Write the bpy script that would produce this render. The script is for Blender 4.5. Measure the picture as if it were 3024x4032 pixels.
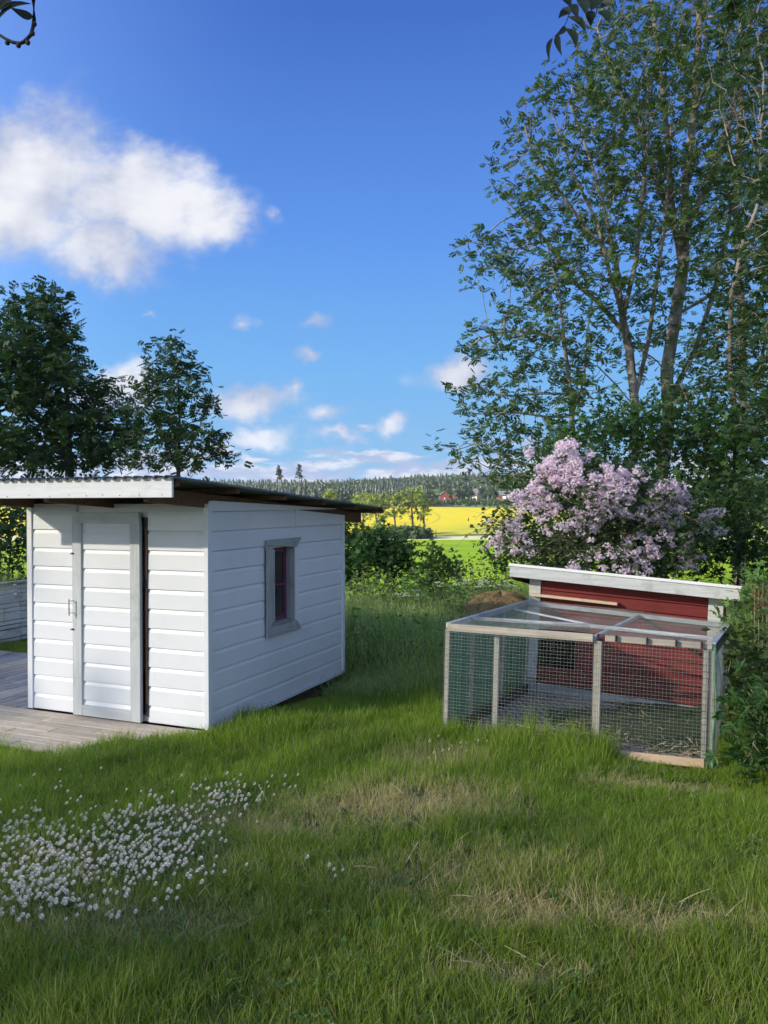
import bpy, math, random
import numpy as np
from mathutils import Vector, Matrix
rng = np.random.default_rng(7)
random.seed(7)
scene = bpy.context.scene
for ob in list(bpy.data.objects):
    bpy.data.objects.remove(ob, do_unlink=True)
COL = scene.collection

# ------------------------------------------------------------------ camera
EYE = np.array([0.0, 0.0, 1.86])
FPX, PITCH, ROLL = 3146.46, math.radians(0.6218), math.radians(-0.1247)
_c, _s = math.cos(PITCH), math.sin(PITCH)
FW = np.array([0, _c, -_s]); _u0 = np.array([0, _s, _c]); _r0 = np.array([1.0, 0, 0])
RT = _r0*math.cos(ROLL) + _u0*math.sin(ROLL)
UP = _u0*math.cos(ROLL) - _r0*math.sin(ROLL)
cam_data = bpy.data.cameras.new('camera')
cam_data.sensor_fit = 'VERTICAL'; cam_data.sensor_height = 24.0
cam_data.lens = 24.0*FPX/4032.0
cam_data.clip_start = 0.05; cam_data.clip_end = 6000
cam = bpy.data.objects.new('camera', cam_data); COL.objects.link(cam)
M = Matrix(((RT[0], UP[0], -FW[0], EYE[0]), (RT[1], UP[1], -FW[1], EYE[1]), (RT[2], UP[2], -FW[2], EYE[2]), (0, 0, 0, 1)))
cam.matrix_world = M
scene.camera = cam

# ------------------------------------------------------------------ sun, sky, exposure
SUN_EL, SUN_AZ = math.radians(22.0), math.radians(243.0)      # azimuth clockwise from +Y
SUN_DIR = Vector((math.sin(SUN_AZ)*math.cos(SUN_EL), math.cos(SUN_AZ)*math.cos(SUN_EL), math.sin(SUN_EL)))
sun_d = bpy.data.lights.new('sun', 'SUN'); sun_d.energy = 2.8; sun_d.angle = math.radians(0.8)
sun_d.color = (1.0, 0.90, 0.74)
sun = bpy.data.objects.new('sun', sun_d); COL.objects.link(sun)
sun.location = (-30, -12, 25)
sun.rotation_euler = (-SUN_DIR).to_track_quat('-Z', 'Y').to_euler()

world = bpy.data.worlds.new('World'); scene.world = world; world.use_nodes = True
scene.view_settings.view_transform = 'Standard'; scene.view_settings.look = 'None'
scene.view_settings.exposure = 2.2; scene.view_settings.gamma = 1.0
scene.view_settings.use_curve_mapping = False

class NT:
    def __init__(s, tree): s.t = tree; s.n = tree.nodes; s.l = tree.links
    def node(s, typ, **kw):
        n = s.n.new(typ)
        for k, v in kw.items(): setattr(n, k, v)
        return n
    def put(s, sock, v):
        if isinstance(v, bpy.types.NodeSocket): s.l.new(v, sock)
        elif v is not None:
            try: sock.default_value = v
            except Exception: sock.default_value = tuple(v)+(1.0,)
    def math(s, op, a, b=None, c=None, clamp=False):
        n = s.node('ShaderNodeMath', operation=op, use_clamp=clamp)
        s.put(n.inputs[0], a); s.put(n.inputs[1], b); s.put(n.inputs[2], c)
        return n.outputs[0]
    def vmath(s, op, a, b=None, out=0):
        n = s.node('ShaderNodeVectorMath', operation=op)
        s.put(n.inputs[0], a)
        if b is not None: s.put(n.inputs[3 if op == 'SCALE' else 1], b)
        return n.outputs[out]
    def noise(s, vec, scale, detail=4, rough=0.55, out=0, dist=0.0):
        n = s.node('ShaderNodeTexNoise'); s.put(n.inputs['Vector'], vec)
        n.inputs['Scale'].default_value = scale; n.inputs['Detail'].default_value = detail
        n.inputs['Roughness'].default_value = rough; n.inputs['Distortion'].default_value = dist
        return n.outputs[out]
    def mix(s, f, a, b, blend='MIX'):
        n = s.node('ShaderNodeMix', data_type='RGBA', blend_type=blend)
        s.put(n.inputs[0], f); s.put(n.inputs[6], a); s.put(n.inputs[7], b)
        return n.outputs[2]
    def smooth(s, v, lo, hi, a=0.0, b=1.0):
        n = s.node('ShaderNodeMapRange', interpolation_type='SMOOTHSTEP')
        s.put(n.inputs[0], v)
        for i, x in zip((1, 2, 3, 4), (lo, hi, a, b)): n.inputs[i].default_value = x
        return n.outputs[0]
    def mapping(s, vec, scale=(1, 1, 1), rot=(0, 0, 0)):
        n = s.node('ShaderNodeMapping'); s.put(n.inputs['Vector'], vec)
        n.inputs['Scale'].default_value = scale; n.inputs['Rotation'].default_value = rot
        return n.outputs[0]

def make_world():
    w = NT(world.node_tree); w.n.clear()
    sky = w.node('ShaderNodeTexSky', sky_type='NISHITA'); sky.sun_disc = False
    sky.sun_elevation = SUN_EL; sky.sun_rotation = SUN_AZ
    sky.air_density = 1.0; sky.dust_density = 0.4; sky.ozone_density = 2.2; sky.altitude = 100
    hs = w.node('ShaderNodeHueSaturation'); w.put(hs.inputs['Color'], sky.outputs[0])
    hs.inputs['Hue'].default_value = 0.512; hs.inputs['Saturation'].default_value = 1.1; hs.inputs['Value'].default_value = 1.1
    tc = w.node('ShaderNodeTexCoord')
    SZ = w.node('ShaderNodeSeparateXYZ'); w.put(SZ.inputs[0], tc.outputs['Generated'])
    ramp = w.node('ShaderNodeValToRGB'); w.put(ramp.inputs[0], w.math('MAXIMUM', SZ.outputs[2], 0.0))
    cr = ramp.color_ramp; stops = [(0.0, (.78, 1.56, 2.34)), (.05, (.72, 1.52, 2.42)), (.165, (.52, 1.34, 2.58)), (.32, (.33, .90, 2.42)), (.52, (.17, .48, 1.72)), (1.0, (.12, .34, 1.30))]
    while len(cr.elements) < len(stops): cr.elements.new(.5)
    for el, (p, c) in zip(cr.elements, stops): el.position = p; el.color = (c[0]/3, c[1]/3, c[2]/3, 1)
    clear = w.vmath('SCALE', ramp.outputs[0], 2.28)
    sundot = w.vmath('DOT_PRODUCT', tc.outputs['Generated'], tuple(SUN_DIR), out=1)
    sp = w.node('ShaderNodeSeparateXYZ'); w.put(sp.inputs[0], tc.outputs['Generated'])
    X, Y, Z = sp.outputs
    Yc = w.math('MAXIMUM', Y, 0.02)
    a = w.math('DIVIDE', X, Yc); b = w.math('DIVIDE', Z, Yc)
    cb = w.node('ShaderNodeCombineXYZ'); w.put(cb.inputs[0], a); w.put(cb.inputs[1], b)
    P = cb.outputs[0]
    n1 = w.noise(P, 9.0, 5, 0.6, out=1)
    off = w.vmath('SCALE', w.vmath('SUBTRACT', n1, (0.5, 0.5, 0.5)), 0.10)
    Pw = w.vmath('ADD', P, off)
    K = 1726.0
    # cumulus clouds seen over the fields: centre, half sizes (tangent plane), weight
    cl = [(85, 365, 255, 170, 1.0), (290, 430, 290, 140, 1.0), (30, 440, 250, 160, 1.0), (450, 450, 150, 90, .9), (230, 545, 200, 85, .85),
          (972, 808, 92, 54, .85), (520, 690, 60, 34, .6), (678, 702, 52, 34, .58), (660, 765, 42, 32, .58), (595, 462, 34, 34, .42), (235, 842, 140, 65, 1.0),
          (535, 876, 130, 44, .85), (622, 860, 34, 42, .6), (852, 925, 56, 32, .75), (735, 948, 80, 24, .78), (570, 945, 130, 34, .72), (700, 905, 90, 34, .62), (340, 670, 50, 14, .45), (905, 745, 60, 20, .35)]
    field = None
    for cx, cy, rx, ry, wt in cl:
        c = ((cx-829.5)/K, (1088-cy)/K, 0)
        d = w.vmath('MULTIPLY', w.vmath('SUBTRACT', Pw, c), (K/rx, K/ry, 0))
        r = w.vmath('LENGTH', d, out=1)
        e = w.math('MULTIPLY', w.math('SUBTRACT', 1.0, r), wt)
        e = w.math('ADD', e, (wt-1.0)*0.35)
        field = e if field is None else w.math('MAXIMUM', field, e)
    fb = w.noise(w.mapping(P, (1, 1.35, 1)), 14.0, 7, 0.62)
    dens = w.math('ADD', field, w.math('MULTIPLY', w.math('SUBTRACT', fb, 0.5), 1.1))
    m1 = w.smooth(dens, -0.05, 0.68)
    # low layer of broken cloud near the horizon (all directions), streaky
    Pd = w.mapping(tc.outputs['Generated'], (1, 1, 4.5))
    lo = w.noise(Pd, 13.0, 7, 0.58)
    band = w.smooth(Z, 0.02, 0.125, 0.15, -0.24)
    m2 = w.smooth(w.math('ADD', lo, band), 0.47, 0.62)
    lit2 = w.smooth(w.noise(w.mapping(tc.outputs['Generated'], (1, 1, 3.2)), 22.0, 5, 0.6), 0.44, 0.62)
    m2 = w.math('MULTIPLY', m2, 0.85)
    # scattered cumulus in the rest of the sky (behind and above the viewer), made denser to lift the ambient light
    g = w.noise(w.mapping(tc.outputs['Generated'], (1, 1, 1.8)), 2.6, 7, 0.58)
    back = w.math('MAXIMUM', w.smooth(Y, 0.1, -0.25), w.math('MAXIMUM', w.smooth(b, .75, 1.1), w.smooth(w.math('ABSOLUTE', a), .65, 1.0)))
    m3 = w.math('MULTIPLY', w.smooth(g, 0.42, 0.58), back)
    mask = w.math('MAXIMUM', w.math('MAXIMUM', m1, m2), m3)
    tex = w.noise(w.mapping(P, (1, 1.3, 1)), 7.0, 5, 0.5)
    lit = w.smooth(w.math('ADD', tex, w.math('MULTIPLY', w.math('SUBTRACT', w.math('MAXIMUM', dens, 0.1), 0.4), 0.25)), 0.34, 0.70)
    lowz = w.smooth(Z, 0.0, 0.16); lowz2 = w.smooth(Z, 0.2, 0.12)
    dark = w.mix(lowz, (1.05, 1.32, 1.95, 1), (1.05, 1.17, 1.55, 1))
    bright = w.mix(lowz, (1.75, 1.9, 2.2, 1), (1.95, 1.98, 2.1, 1))
    ccol = w.mix(lit, dark, bright)
    base = w.mix(w.smooth(sundot, -.12, .7), clear, hs.outputs[0])
    ccol = w.mix(w.math('MULTIPLY', w.smooth(w.math('SUBTRACT', m2, m1), 0.0, 0.3), lowz2), ccol, w.mix(lit2, (.98, 1.16, 1.68, 1), (1.85, 1.88, 2.1, 1)))
    col = w.mix(mask, base, ccol)
    bg = w.node('ShaderNodeBackground'); w.put(bg.inputs[0], col); bg.inputs[1].default_value = 0.10
    out = w.node('ShaderNodeOutputWorld'); w.l.new(bg.outputs[0], out.inputs[0])
make_world()

# ------------------------------------------------------------------ helpers
def ray(px, py):
    """direction for a full-resolution photograph pixel (forward component 1)"""
    return RT*((px-1512)/FPX) + FW - UP*((py-2016)/FPX)
D2F = 3024/1659.0
def at(dx, dy, depth):
    """world point seen at (dx,dy) on the 1659-wide picture at distance depth along Y"""
    r = ray(dx*D2F, dy*D2F)
    return EYE + r*(depth/r[1])
def tag(o, label=None, cat=None, group=None, kind=None):
    if label: o['label'] = label
    if cat: o['category'] = cat
    if group: o['group'] = group
    if kind: o['kind'] = kind
    return o
def thing(name, label, cat, loc, group=None):
    o = bpy.data.objects.new(name, None); o.empty_display_size = 0.2
    COL.objects.link(o); o.location = tuple(float(v) for v in loc)
    return tag(o, label, cat, group)
def wloc(o):
    v = np.zeros(3)
    while o is not None:
        v += np.array(o.location); o = o.parent
    return v
def mesh_np(name, V, F, mat, parent=None, smooth=False, kind=None, loc=None):
    """V (n,3) world coordinates; F list of int arrays (m,k)"""
    V = np.asarray(V, dtype=np.float64)
    if parent is not None: V = V - wloc(parent)
    elif loc is not None: V = V - np.asarray(loc)
    me = bpy.data.meshes.new(name)
    F = [np.asarray(f, dtype=np.int32) for f in F if len(f)]
    loops = np.concatenate([f.ravel() for f in F]); tot = np.concatenate([np.full(len(f), f.shape[1], np.int32) for f in F])
    st = np.concatenate([[0], np.cumsum(tot)[:-1]]).astype(np.int32)
    me.vertices.add(len(V)); me.vertices.foreach_set('co', V.astype(np.float32).ravel())
    me.loops.add(len(loops)); me.loops.foreach_set('vertex_index', loops)
    me.polygons.add(len(tot)); me.polygons.foreach_set('loop_start', st); me.polygons.foreach_set('loop_total', tot)
    me.polygons.foreach_set('use_smooth', np.full(len(tot), bool(smooth)))
    me.update(calc_edges=True); me.validate()
    for m in (mat if isinstance(mat, (list, tuple)) else [mat]): me.materials.append(m)
    o = bpy.data.objects.new(name, me); COL.objects.link(o)
    if parent is not None: o.parent = parent
    elif loc is not None: o.location = tuple(float(v) for v in loc)
    if kind: o['kind'] = kind
    return o
class MB:
    def __init__(s): s.V = []; s.F = {}; s.n = 0
    def add(s, V, faces):
        V = np.asarray(V, float); s.V.append(V)
        for f in faces: s.F.setdefault(len(f), []).append(np.asarray(f)+s.n)
        s.n += len(V); return s
    def addarr(s, V, F):
        s.V.append(V)
        s.F.setdefault(F.shape[1], []).extend(list(F+s.n)) if len(F) < 50 else s.F.setdefault(('a', F.shape[1], s.n), F+s.n)
        s.n += len(V); return s
    def hexa(s, p):
        """8 points: bottom ring 0-3, top ring 4-7"""
        return s.add(p, [(0, 3, 2, 1), (4, 5, 6, 7), (0, 1, 5, 4), (1, 2, 6, 5), (2, 3, 7, 6), (3, 0, 4, 7)])
    def box(s, o, a, b, c):
        """corner o and three edge vectors"""
        o, a, b, c = (np.asarray(v, float) for v in (o, a, b, c))
        if np.dot(np.cross(a, b), c) < 0: a, b = b, a
        return s.hexa([o, o+a, o+a+b, o+b, o+c, o+a+c, o+a+b+c, o+b+c])
    def tube(s, pts, r, k=5, cap=True):
        V, F = tube_np(np.asarray(pts, float), np.broadcast_to(np.asarray(r, float), (len(pts),)), k)
        s.addarr(V, F)
        if cap:
            base = s.n-len(V)
            s.F.setdefault(k, []).append(np.arange(k)[::-1]+base); s.F[k].append(np.arange(k)+base+len(V)-k)
        return s
    def ball(s, c, r, k=6, m=4):
        c = np.asarray(c, float); pts = []
        r = np.broadcast_to(np.asarray(r, float), (3,))
        for i in range(m+1):
            t = math.pi*i/m
            for j in range(k):
                a = 2*math.pi*j/k
                pts.append(c+r*np.array([math.sin(t)*math.cos(a), math.sin(t)*math.sin(a), -math.cos(t)]))
        f = [(i*k+j, i*k+(j+1) % k, (i+1)*k+(j+1) % k, (i+1)*k+j) for i in range(m) for j in range(k)]
        return s.add(pts, f)
    def build(s, name, mat, parent=None, smooth=False, kind=None, loc=None, bevel=0.0):
        F = [np.asarray(v) for v in s.F.values()]
        o = mesh_np(name, np.concatenate(s.V), F, mat, parent, smooth, kind, loc)
        if bevel:
            b = o.modifiers.new('bevel', 'BEVEL'); b.width = bevel; b.segments = 1; b.limit_method = 'ANGLE'
        return o
def tube_np(P, R, k):
    n = len(P); T = np.gradient(P, axis=0); T /= np.linalg.norm(T, axis=1)[:, None]+1e-9
    ref = np.array([0, 0, 1.0]) if abs(T[:, 2]).mean() < 0.8 else np.array([1.0, 0, 0])
    A = np.cross(T, ref); A /= np.linalg.norm(A, axis=1)[:, None]+1e-9; B = np.cross(T, A)
    th = np.arange(k)*2*np.pi/k
    V = (P[:, None]+R[:, None, None]*(A[:, None]*np.cos(th)[None, :, None]+B[:, None]*np.sin(th)[None, :, None])).reshape(-1, 3)
    i = np.arange(n-1)[:, None]*k; j = np.arange(k)[None]
    F = np.stack([i+j, i+k+j, i+k+(j+1) % k, i+(j+1) % k], -1).reshape(-1, 4)
    return V, F
def seg_tubes(P0, P1, R0, R1, k):
    """many separate cones at once"""
    T = P1-P0; L = np.linalg.norm(T, axis=1)[:, None]+1e-9; T = T/L
    ref = np.where(np.abs(T[:, 2:3]) < 0.8, np.array([[0, 0, 1.0]]), np.array([[1.0, 0, 0]]))
    A = np.cross(T, ref); A /= np.linalg.norm(A, axis=1)[:, None]+1e-9; B = np.cross(T, A)
    th = np.arange(k)*2*np.pi/k
    C = A[:, None]*np.cos(th)[None, :, None]+B[:, None]*np.sin(th)[None, :, None]
    V = np.concatenate([P0[:, None]+C*R0[:, None, None], P1[:, None]+C*R1[:, None, None]], 1).reshape(-1, 3)
    j = np.arange(k); f = np.stack([j, j+k, (j+1) % k+k, (j+1) % k], -1)
    F = (np.arange(len(P0))[:, None, None]*2*k+f[None]).reshape(-1, 4)
    return V, F
def rand_rot(n, tilt=0.7, up=None):
    """random orientation: local Y = leaf axis, local Z = leaf normal; tilt = how far normals stray from up"""
    az = rng.uniform(0, 2*np.pi, n)
    Y = np.stack([np.cos(az), np.sin(az), rng.normal(-0.15, 0.45, n)], -1)
    Zv = np.array([0, 0, 1.0])+rng.normal(0, tilt, (n, 3))
    Y /= np.linalg.norm(Y, axis=1)[:, None]
    Xv = np.cross(Y, Zv); Xv /= np.linalg.norm(Xv, axis=1)[:, None]+1e-9
    Zv = np.cross(Xv, Y)
    return np.stack([Xv, Y, Zv], -1)
def scatter(tv, tf, pos, rot, scl):
    """copies of a small template as one array mesh"""
    tv = np.asarray(tv, float); n = len(pos)
    V = np.einsum('nij,kj->nki', rot, tv)*np.asarray(scl).reshape(-1, 1, 1)+pos[:, None]
    out = []
    for f in tf:
        f = np.asarray(f); out.append((np.arange(n)[:, None, None]*len(tv)+f[None]).reshape(-1, f.shape[1]))
    return V.reshape(-1, 3), out
def merge(parts):
    V = []; F = []; n = 0
    if not parts: return np.array([[0., 0, -50], [.01, 0, -50], [0, .01, -50]]), [np.array([[0, 1, 2]])]
    for v, fs in parts:
        V.append(v)
        for f in fs: F.append(f+n)
        n += len(v)
    return np.concatenate(V), F

# leaf templates ------------------------------------------------------
def tpl_leaflet(x, y, ang, L, Wd, z=0.0, droop=0.15):
    c, s = math.cos(ang), math.sin(ang)
    q = [(0, 0, z), (-Wd, .45*L, z+.02*L), (0, L, z-droop*L), (Wd, .45*L, z+.02*L)]
    return [(x+px*c-py*s, y+px*s+py*c, pz) for px, py, pz in q]
def tpl_ash(npair=4):
    V, F = [], []
    for i in range(npair):
        y = .25+.6*i/npair
        for sg in (-1, 1):
            b = len(V); V += tpl_leaflet(0, y, -sg*1.05, .36, .092, droop=.3); F.append((b, b+1, b+2, b+3))
    b = len(V); V += tpl_leaflet(0, .82, 0, .36, .08); F.append((b, b+1, b+2, b+3))
    return V, [F]
def tpl_simple():
    return [(0, 0, 0), (-.3, .35, .06), (-.22, .75, .0), (0, 1, -.12), (.22, .75, 0), (.3, .35, .06), (0, .5, -.02)], [[(0, 1, 6), (1, 2, 6), (2, 3, 6), (3, 4, 6), (4, 5, 6), (5, 0, 6)]]
def tpl_maple():
    V = [(0, 0, 0)]; pts = []
    for a, r in ((-2.3, .28), (-1.75, .52), (-1.35, .3), (-.85, .78), (-.42, .42), (0, 1.0), (.42, .42), (.85, .78), (1.35, .3), (1.75, .52), (2.3, .28)):
        pts.append((math.sin(a)*r, math.cos(a)*r, -.12*r*r))
    V += pts
    return V, [[(0, i+1, i) for i in range(1, len(pts))]]
def tpl_pair():
    V, F = [], []
    for x, a in ((0, .5), (0, -.6), (0, 0), (.0, 1.4), (0, -1.5)):
        b = len(V); V += tpl_leaflet(x, .1, a, .8, .17, droop=.2); F.append((b, b+1, b+2, b+3))
    return V, [F]
ASH, SIMPLE, MAPLE, PAIR = tpl_ash(), tpl_simple(), tpl_maple(), tpl_pair()

# ------------------------------------------------------------------ materials
def principled(name):
    m = bpy.data.materials.new(name); m.use_nodes = True
    t = NT(m.node_tree); b = t.n['Principled BSDF']
    return m, t, b
def coords(t, kind='Object'):
    return t.node('ShaderNodeTexCoord').outputs[kind]
def geo(t, what='Position'):
    return t.node('ShaderNodeNewGeometry').outputs[what]
def bump(t, b, h, strength=.3, dist=.01):
    n = t.node('ShaderNodeBump'); n.inputs['Strength'].default_value = strength; n.inputs['Distance'].default_value = dist
    t.put(n.inputs['Height'], h); t.l.new(n.outputs[0], b.inputs['Normal'])
def mat_noise(name, c1, c2, rough=.7, scale=8, stretch=(1, 1, 1), rot=(0, 0, 0), detail=6, bmp=.25, bdist=.004, c3=None, scale3=1.5, metallic=0, spec=.5, island=0.0, lo=.35, hi=.65):
    m, t, b = principled(name)
    P = t.mapping(geo(t), stretch, rot)
    n = t.noise(P, scale, detail, .6)
    col = t.mix(t.smooth(n, lo, hi), (*c1, 1), (*c2, 1))
    if c3 is not None:
        col = t.mix(t.smooth(t.noise(geo(t), scale3, 5, .6), .5, .68), col, (*c3, 1))
    if island:
        r = t.node('ShaderNodeObjectInfo').outputs['Random']
        hs = t.node('ShaderNodeHueSaturation'); t.put(hs.inputs['Color'], col)
        t.put(hs.inputs['Value'], t.smooth(r, 0, 1, 1-island, 1+island)); col = hs.outputs[0]
    t.put(b.inputs['Base Color'], col); b.inputs['Roughness'].default_value = rough
    b.inputs['Metallic'].default_value = metallic; b.inputs['Specular IOR Level'].default_value = spec
    if bmp: bump(t, b, n, bmp, bdist)
    return m
def mat_leaf(name, c1, c2, trans=.35, rough=.5, c3=None, patch=1.2, back=None):
    m, t, b = principled(name)
    r = geo(t, 'Random Per Island')
    col = t.mix(r, (*c1, 1), (*c2, 1))
    pn = t.noise(geo(t), patch, 3, .5)
    hs = t.node('ShaderNodeHueSaturation'); t.put(hs.inputs['Color'], col)
    t.put(hs.inputs['Value'], t.smooth(pn, .3, .7, .72, 1.25)); col = hs.outputs[0]
    if c3 is not None: col = t.mix(t.smooth(t.noise(geo(t), patch*.6, 2, .5), .58, .7), col, (*c3, 1))
    t.put(b.inputs['Base Color'], col); b.inputs['Roughness'].default_value = rough; b.inputs['Specular IOR Level'].default_value = .35
    tr = t.node('ShaderNodeBsdfTranslucent'); t.put(tr.inputs[0], t.mix(.5, col, (c2[0]*1.6, c2[1]*1.7, c2[2]*.8, 1)))
    mx = t.node('ShaderNodeMixShader'); mx.inputs[0].default_value = trans
    t.l.new(b.outputs[0], mx.inputs[1]); t.l.new(tr.outputs[0], mx.inputs[2])
    t.l.new(mx.outputs[0], t.n['Material Output'].inputs[0])
    return m
# lawn colour as a function of place: dry patches, lush patches
PATCHES = [(at(870, 1770, 1)*0, 0, 0)]
def ground_pt(dx, dy, z=0.0):
    r = ray(dx*D2F, dy*D2F); k = (z-EYE[2])/r[2]; return EYE+r*k
DRY = [(*ground_pt(870, 1755)[:2], .95, .5, .85), (*ground_pt(560, 1790)[:2], .9, .35, .6), (*ground_pt(930, 1650)[:2], .5, .4, .55),
       (*ground_pt(1440, 1990, .1)[:2], .42, .2, 1.0), (*ground_pt(1130, 1960, .1)[:2], .5, .18, .8), (*ground_pt(1080, 2080, .15)[:2], .35, .12, .6),
       (*ground_pt(250, 2000, .1)[:2], .7, .25, .45), (*ground_pt(1420, 1700)[:2], .6, .12, .9), (*ground_pt(300, 1880, .05)[:2], 1.0, .35, .35), (*ground_pt(1000, 1900, .05)[:2], .8, .3, .4)]
DRY = [(a, b, c*.78, d*.78, w*.72) for a, b, c, d, w in DRY]
def dry_value(x, y):
    v = np.zeros_like(x)
    for cx, cy, rx, ry, w in DRY:
        d = np.sqrt(((x-cx)/rx)**2+((y-cy)/ry)**2); v = np.maximum(v, w*np.clip(1.35-d, 0, 1))
    return np.clip(v, 0, 1)
def dry_nodes(t):
    P = geo(t); nz = t.vmath('SCALE', t.vmath('SUBTRACT', t.noise(P, 2.5, 4, .6, out=1), (.5, .5, .5)), .7)
    P = t.vmath('ADD', P, nz); f = None
    for cx, cy, rx, ry, w in DRY:
        d = t.vmath('MULTIPLY', t.vmath('SUBTRACT', P, (cx, cy, 0)), (1/rx, 1/ry, 0))
        e = t.math('MULTIPLY', t.math('SUBTRACT', 1.35, t.vmath('LENGTH', d, out=1), clamp=True), w)
        f = e if f is None else t.math('MAXIMUM', f, e)
    return f
def mat_grass(name, tall=False):
    m, t, b = principled(name)
    rnd = t.node('ShaderNodeObjectInfo').outputs['Random']; isl = geo(t, 'Random Per Island')
    if tall: A, B, C = (.20, .37, .07, 1), (.34, .50, .12, 1), (.66, .60, .38, 1)
    else: A, B, C = (.105, .225, .016, 1), (.30, .47, .034, 1), (.58, .50, .25, 1)
    big = t.smooth(t.noise(geo(t), .9, 4, .6), .35, .65)
    col = t.mix(t.math('ADD', t.math('MULTIPLY', isl, .55), t.math('MULTIPLY', big, .45)), A, B)
    P = t.node('ShaderNodeSeparateXYZ'); t.put(P.inputs[0], geo(t))
    if not tall:
        dry = t.math('ADD', dry_nodes(t), .07)
        pick = t.smooth(t.math('SUBTRACT', t.math('MULTIPLY', dry, 1.25), isl), -.25, .3)
        # olive tinge in the shorter grass close to the viewer
        near = t.smooth(P.outputs[1], 5.2, 3.2, 0, .55)
        col = t.mix(near, col, (.19, .25, .035, 1))
        col = t.mix(pick, col, C)
    else:
        col = t.mix(t.smooth(isl, .68, .88), col, C)
    t.put(b.inputs['Base Color'], col); b.inputs['Roughness'].default_value = .5; b.inputs['Specular IOR Level'].default_value = .3
    tr = t.node('ShaderNodeBsdfTranslucent'); t.put(tr.inputs[0], col)
    mx = t.node('ShaderNodeMixShader'); mx.inputs[0].default_value = .5
    t.l.new(b.outputs[0], mx.inputs[1]); t.l.new(tr.outputs[0], mx.inputs[2])
    t.l.new(mx.outputs[0], t.n['Material Output'].inputs[0])
    return m
def mat_ground():
    m, t, b = principled('lawn_soil')
    n = t.noise(geo(t), 9, 6, .65); n2 = t.noise(geo(t), 60, 4, .6)
    col = t.mix(t.smooth(n, .35, .65), (.035, .055, .015, 1), (.06, .085, .02, 1))
    dry = dry_nodes(t)
    thatch = t.mix(t.smooth(n2, .3, .7), (.09, .07, .04, 1), (.30, .25, .15, 1))
    col = t.mix(t.smooth(dry, .25, .9, 0, .85), col, thatch)
    P = t.node('ShaderNodeSeparateXYZ'); t.put(P.inputs[0], geo(t))
    col = t.mix(t.smooth(P.outputs[1], 12, 30), col, t.mix(n, (.06, .11, .025, 1), (.10, .15, .04, 1)))
    t.put(b.inputs['Base Color'], col); b.inputs['Roughness'].default_value = .9; bump(t, b, n2, .8, .02)
    return m
def mat_field(name, c1, c2, c3, sc=.02, stretch=(1, 3, 1), lines=0.0):
    m, t, b = principled(name)
    n = t.noise(t.mapping(geo(t), stretch), sc, 6, .6); n2 = t.noise(t.mapping(geo(t), stretch), sc*12, 4, .6)
    col = t.mix(t.smooth(n, .38, .62), (*c1, 1), (*c2, 1)); col = t.mix(t.smooth(n2, .45, .75, 0, .6), col, (*c3, 1))
    if lines:
        w = t.node('ShaderNodeTexWave'); w.inputs['Scale'].default_value = lines; w.inputs['Distortion'].default_value = 5; w.inputs['Detail Scale'].default_value = .05
        t.put(w.inputs['Vector'], t.mapping(geo(t), (.25, 1, 1), (0, 0, .3)))
        col = t.mix(t.smooth(w.outputs[1], .86, 1.0, 0, .45), col, (*c3, 1))
    t.put(b.inputs['Base Color'], col); b.inputs['Roughness'].default_value = .9; b.inputs['Specular IOR Level'].default_value = .1
    return m
def mat_rape():
    m, t, b = principled('rapeseed_in_flower')
    P = geo(t); sp = t.node('ShaderNodeSeparateXYZ'); t.put(sp.inputs[0], P)
    n = t.noise(t.mapping(P, (1, .35, 1)), .02, 6, .6); n2 = t.noise(t.mapping(P, (.25, 1, 1)), .30, 4, .6); n3 = t.noise(P, 1.5, 3, .6)
    # ripening wedge: still green at the near right of the slope
    g = t.math('ADD', t.math('MULTIPLY', t.math('SUBTRACT', sp.outputs[0], 8.0), .012), t.math('MULTIPLY', t.math('SUBTRACT', 350.0, sp.outputs[1]), .007))
    g = t.math('ADD', g, t.math('MULTIPLY', t.math('SUBTRACT', n, .5), 1.6))
    col = t.mix(t.smooth(g, .1, .95, 0, .85), (.50, .42, .02, 1), (.22, .29, .06, 1))
    col = t.mix(t.smooth(n2, .5, .7, 0, .35), col, (.33, .35, .03, 1)); col = t.mix(t.smooth(n3, .3, .8, 0, .25), col, (.55, .50, .03, 1))
    # curved tramlines
    w = t.math('ADD', sp.outputs[0], t.math('MULTIPLY', sp.outputs[1], -.55)); w = t.math('ADD', w, t.math('MULTIPLY', t.math('POWER', t.math('MULTIPLY', t.math('SUBTRACT', sp.outputs[1], 270), .01), 2), 22))
    w = t.math('ABSOLUTE', t.math('SUBTRACT', t.math('FRACT', t.math('DIVIDE', w, 24.0)), .5))
    col = t.mix(t.smooth(w, .05, .0, 0, .55), col, (.20, .25, .05, 1))
    t.put(b.inputs['Base Color'], col); b.inputs['Roughness'].default_value = .9; b.inputs['Specular IOR Level'].default_value = .1
    return m
def mat_vinyl():
    m, t, b = principled('white_vinyl')
    P = t.mapping(geo(t), (2.2, 2.2, 60)); n = t.noise(P, 3.5, 5, .6, dist=1.0)
    n2 = t.noise(geo(t), 1.7, 4, .55)
    col = t.mix(t.smooth(n2, .4, .75), (.71, .73, .75, 1), (.65, .675, .69, 1))
    t.put(b.inputs['Base Color'], col); b.inputs['Roughness'].default_value = .42; b.inputs['Specular IOR Level'].default_value = .4
    bump(t, b, n, .35, .0025)
    return m
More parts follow.
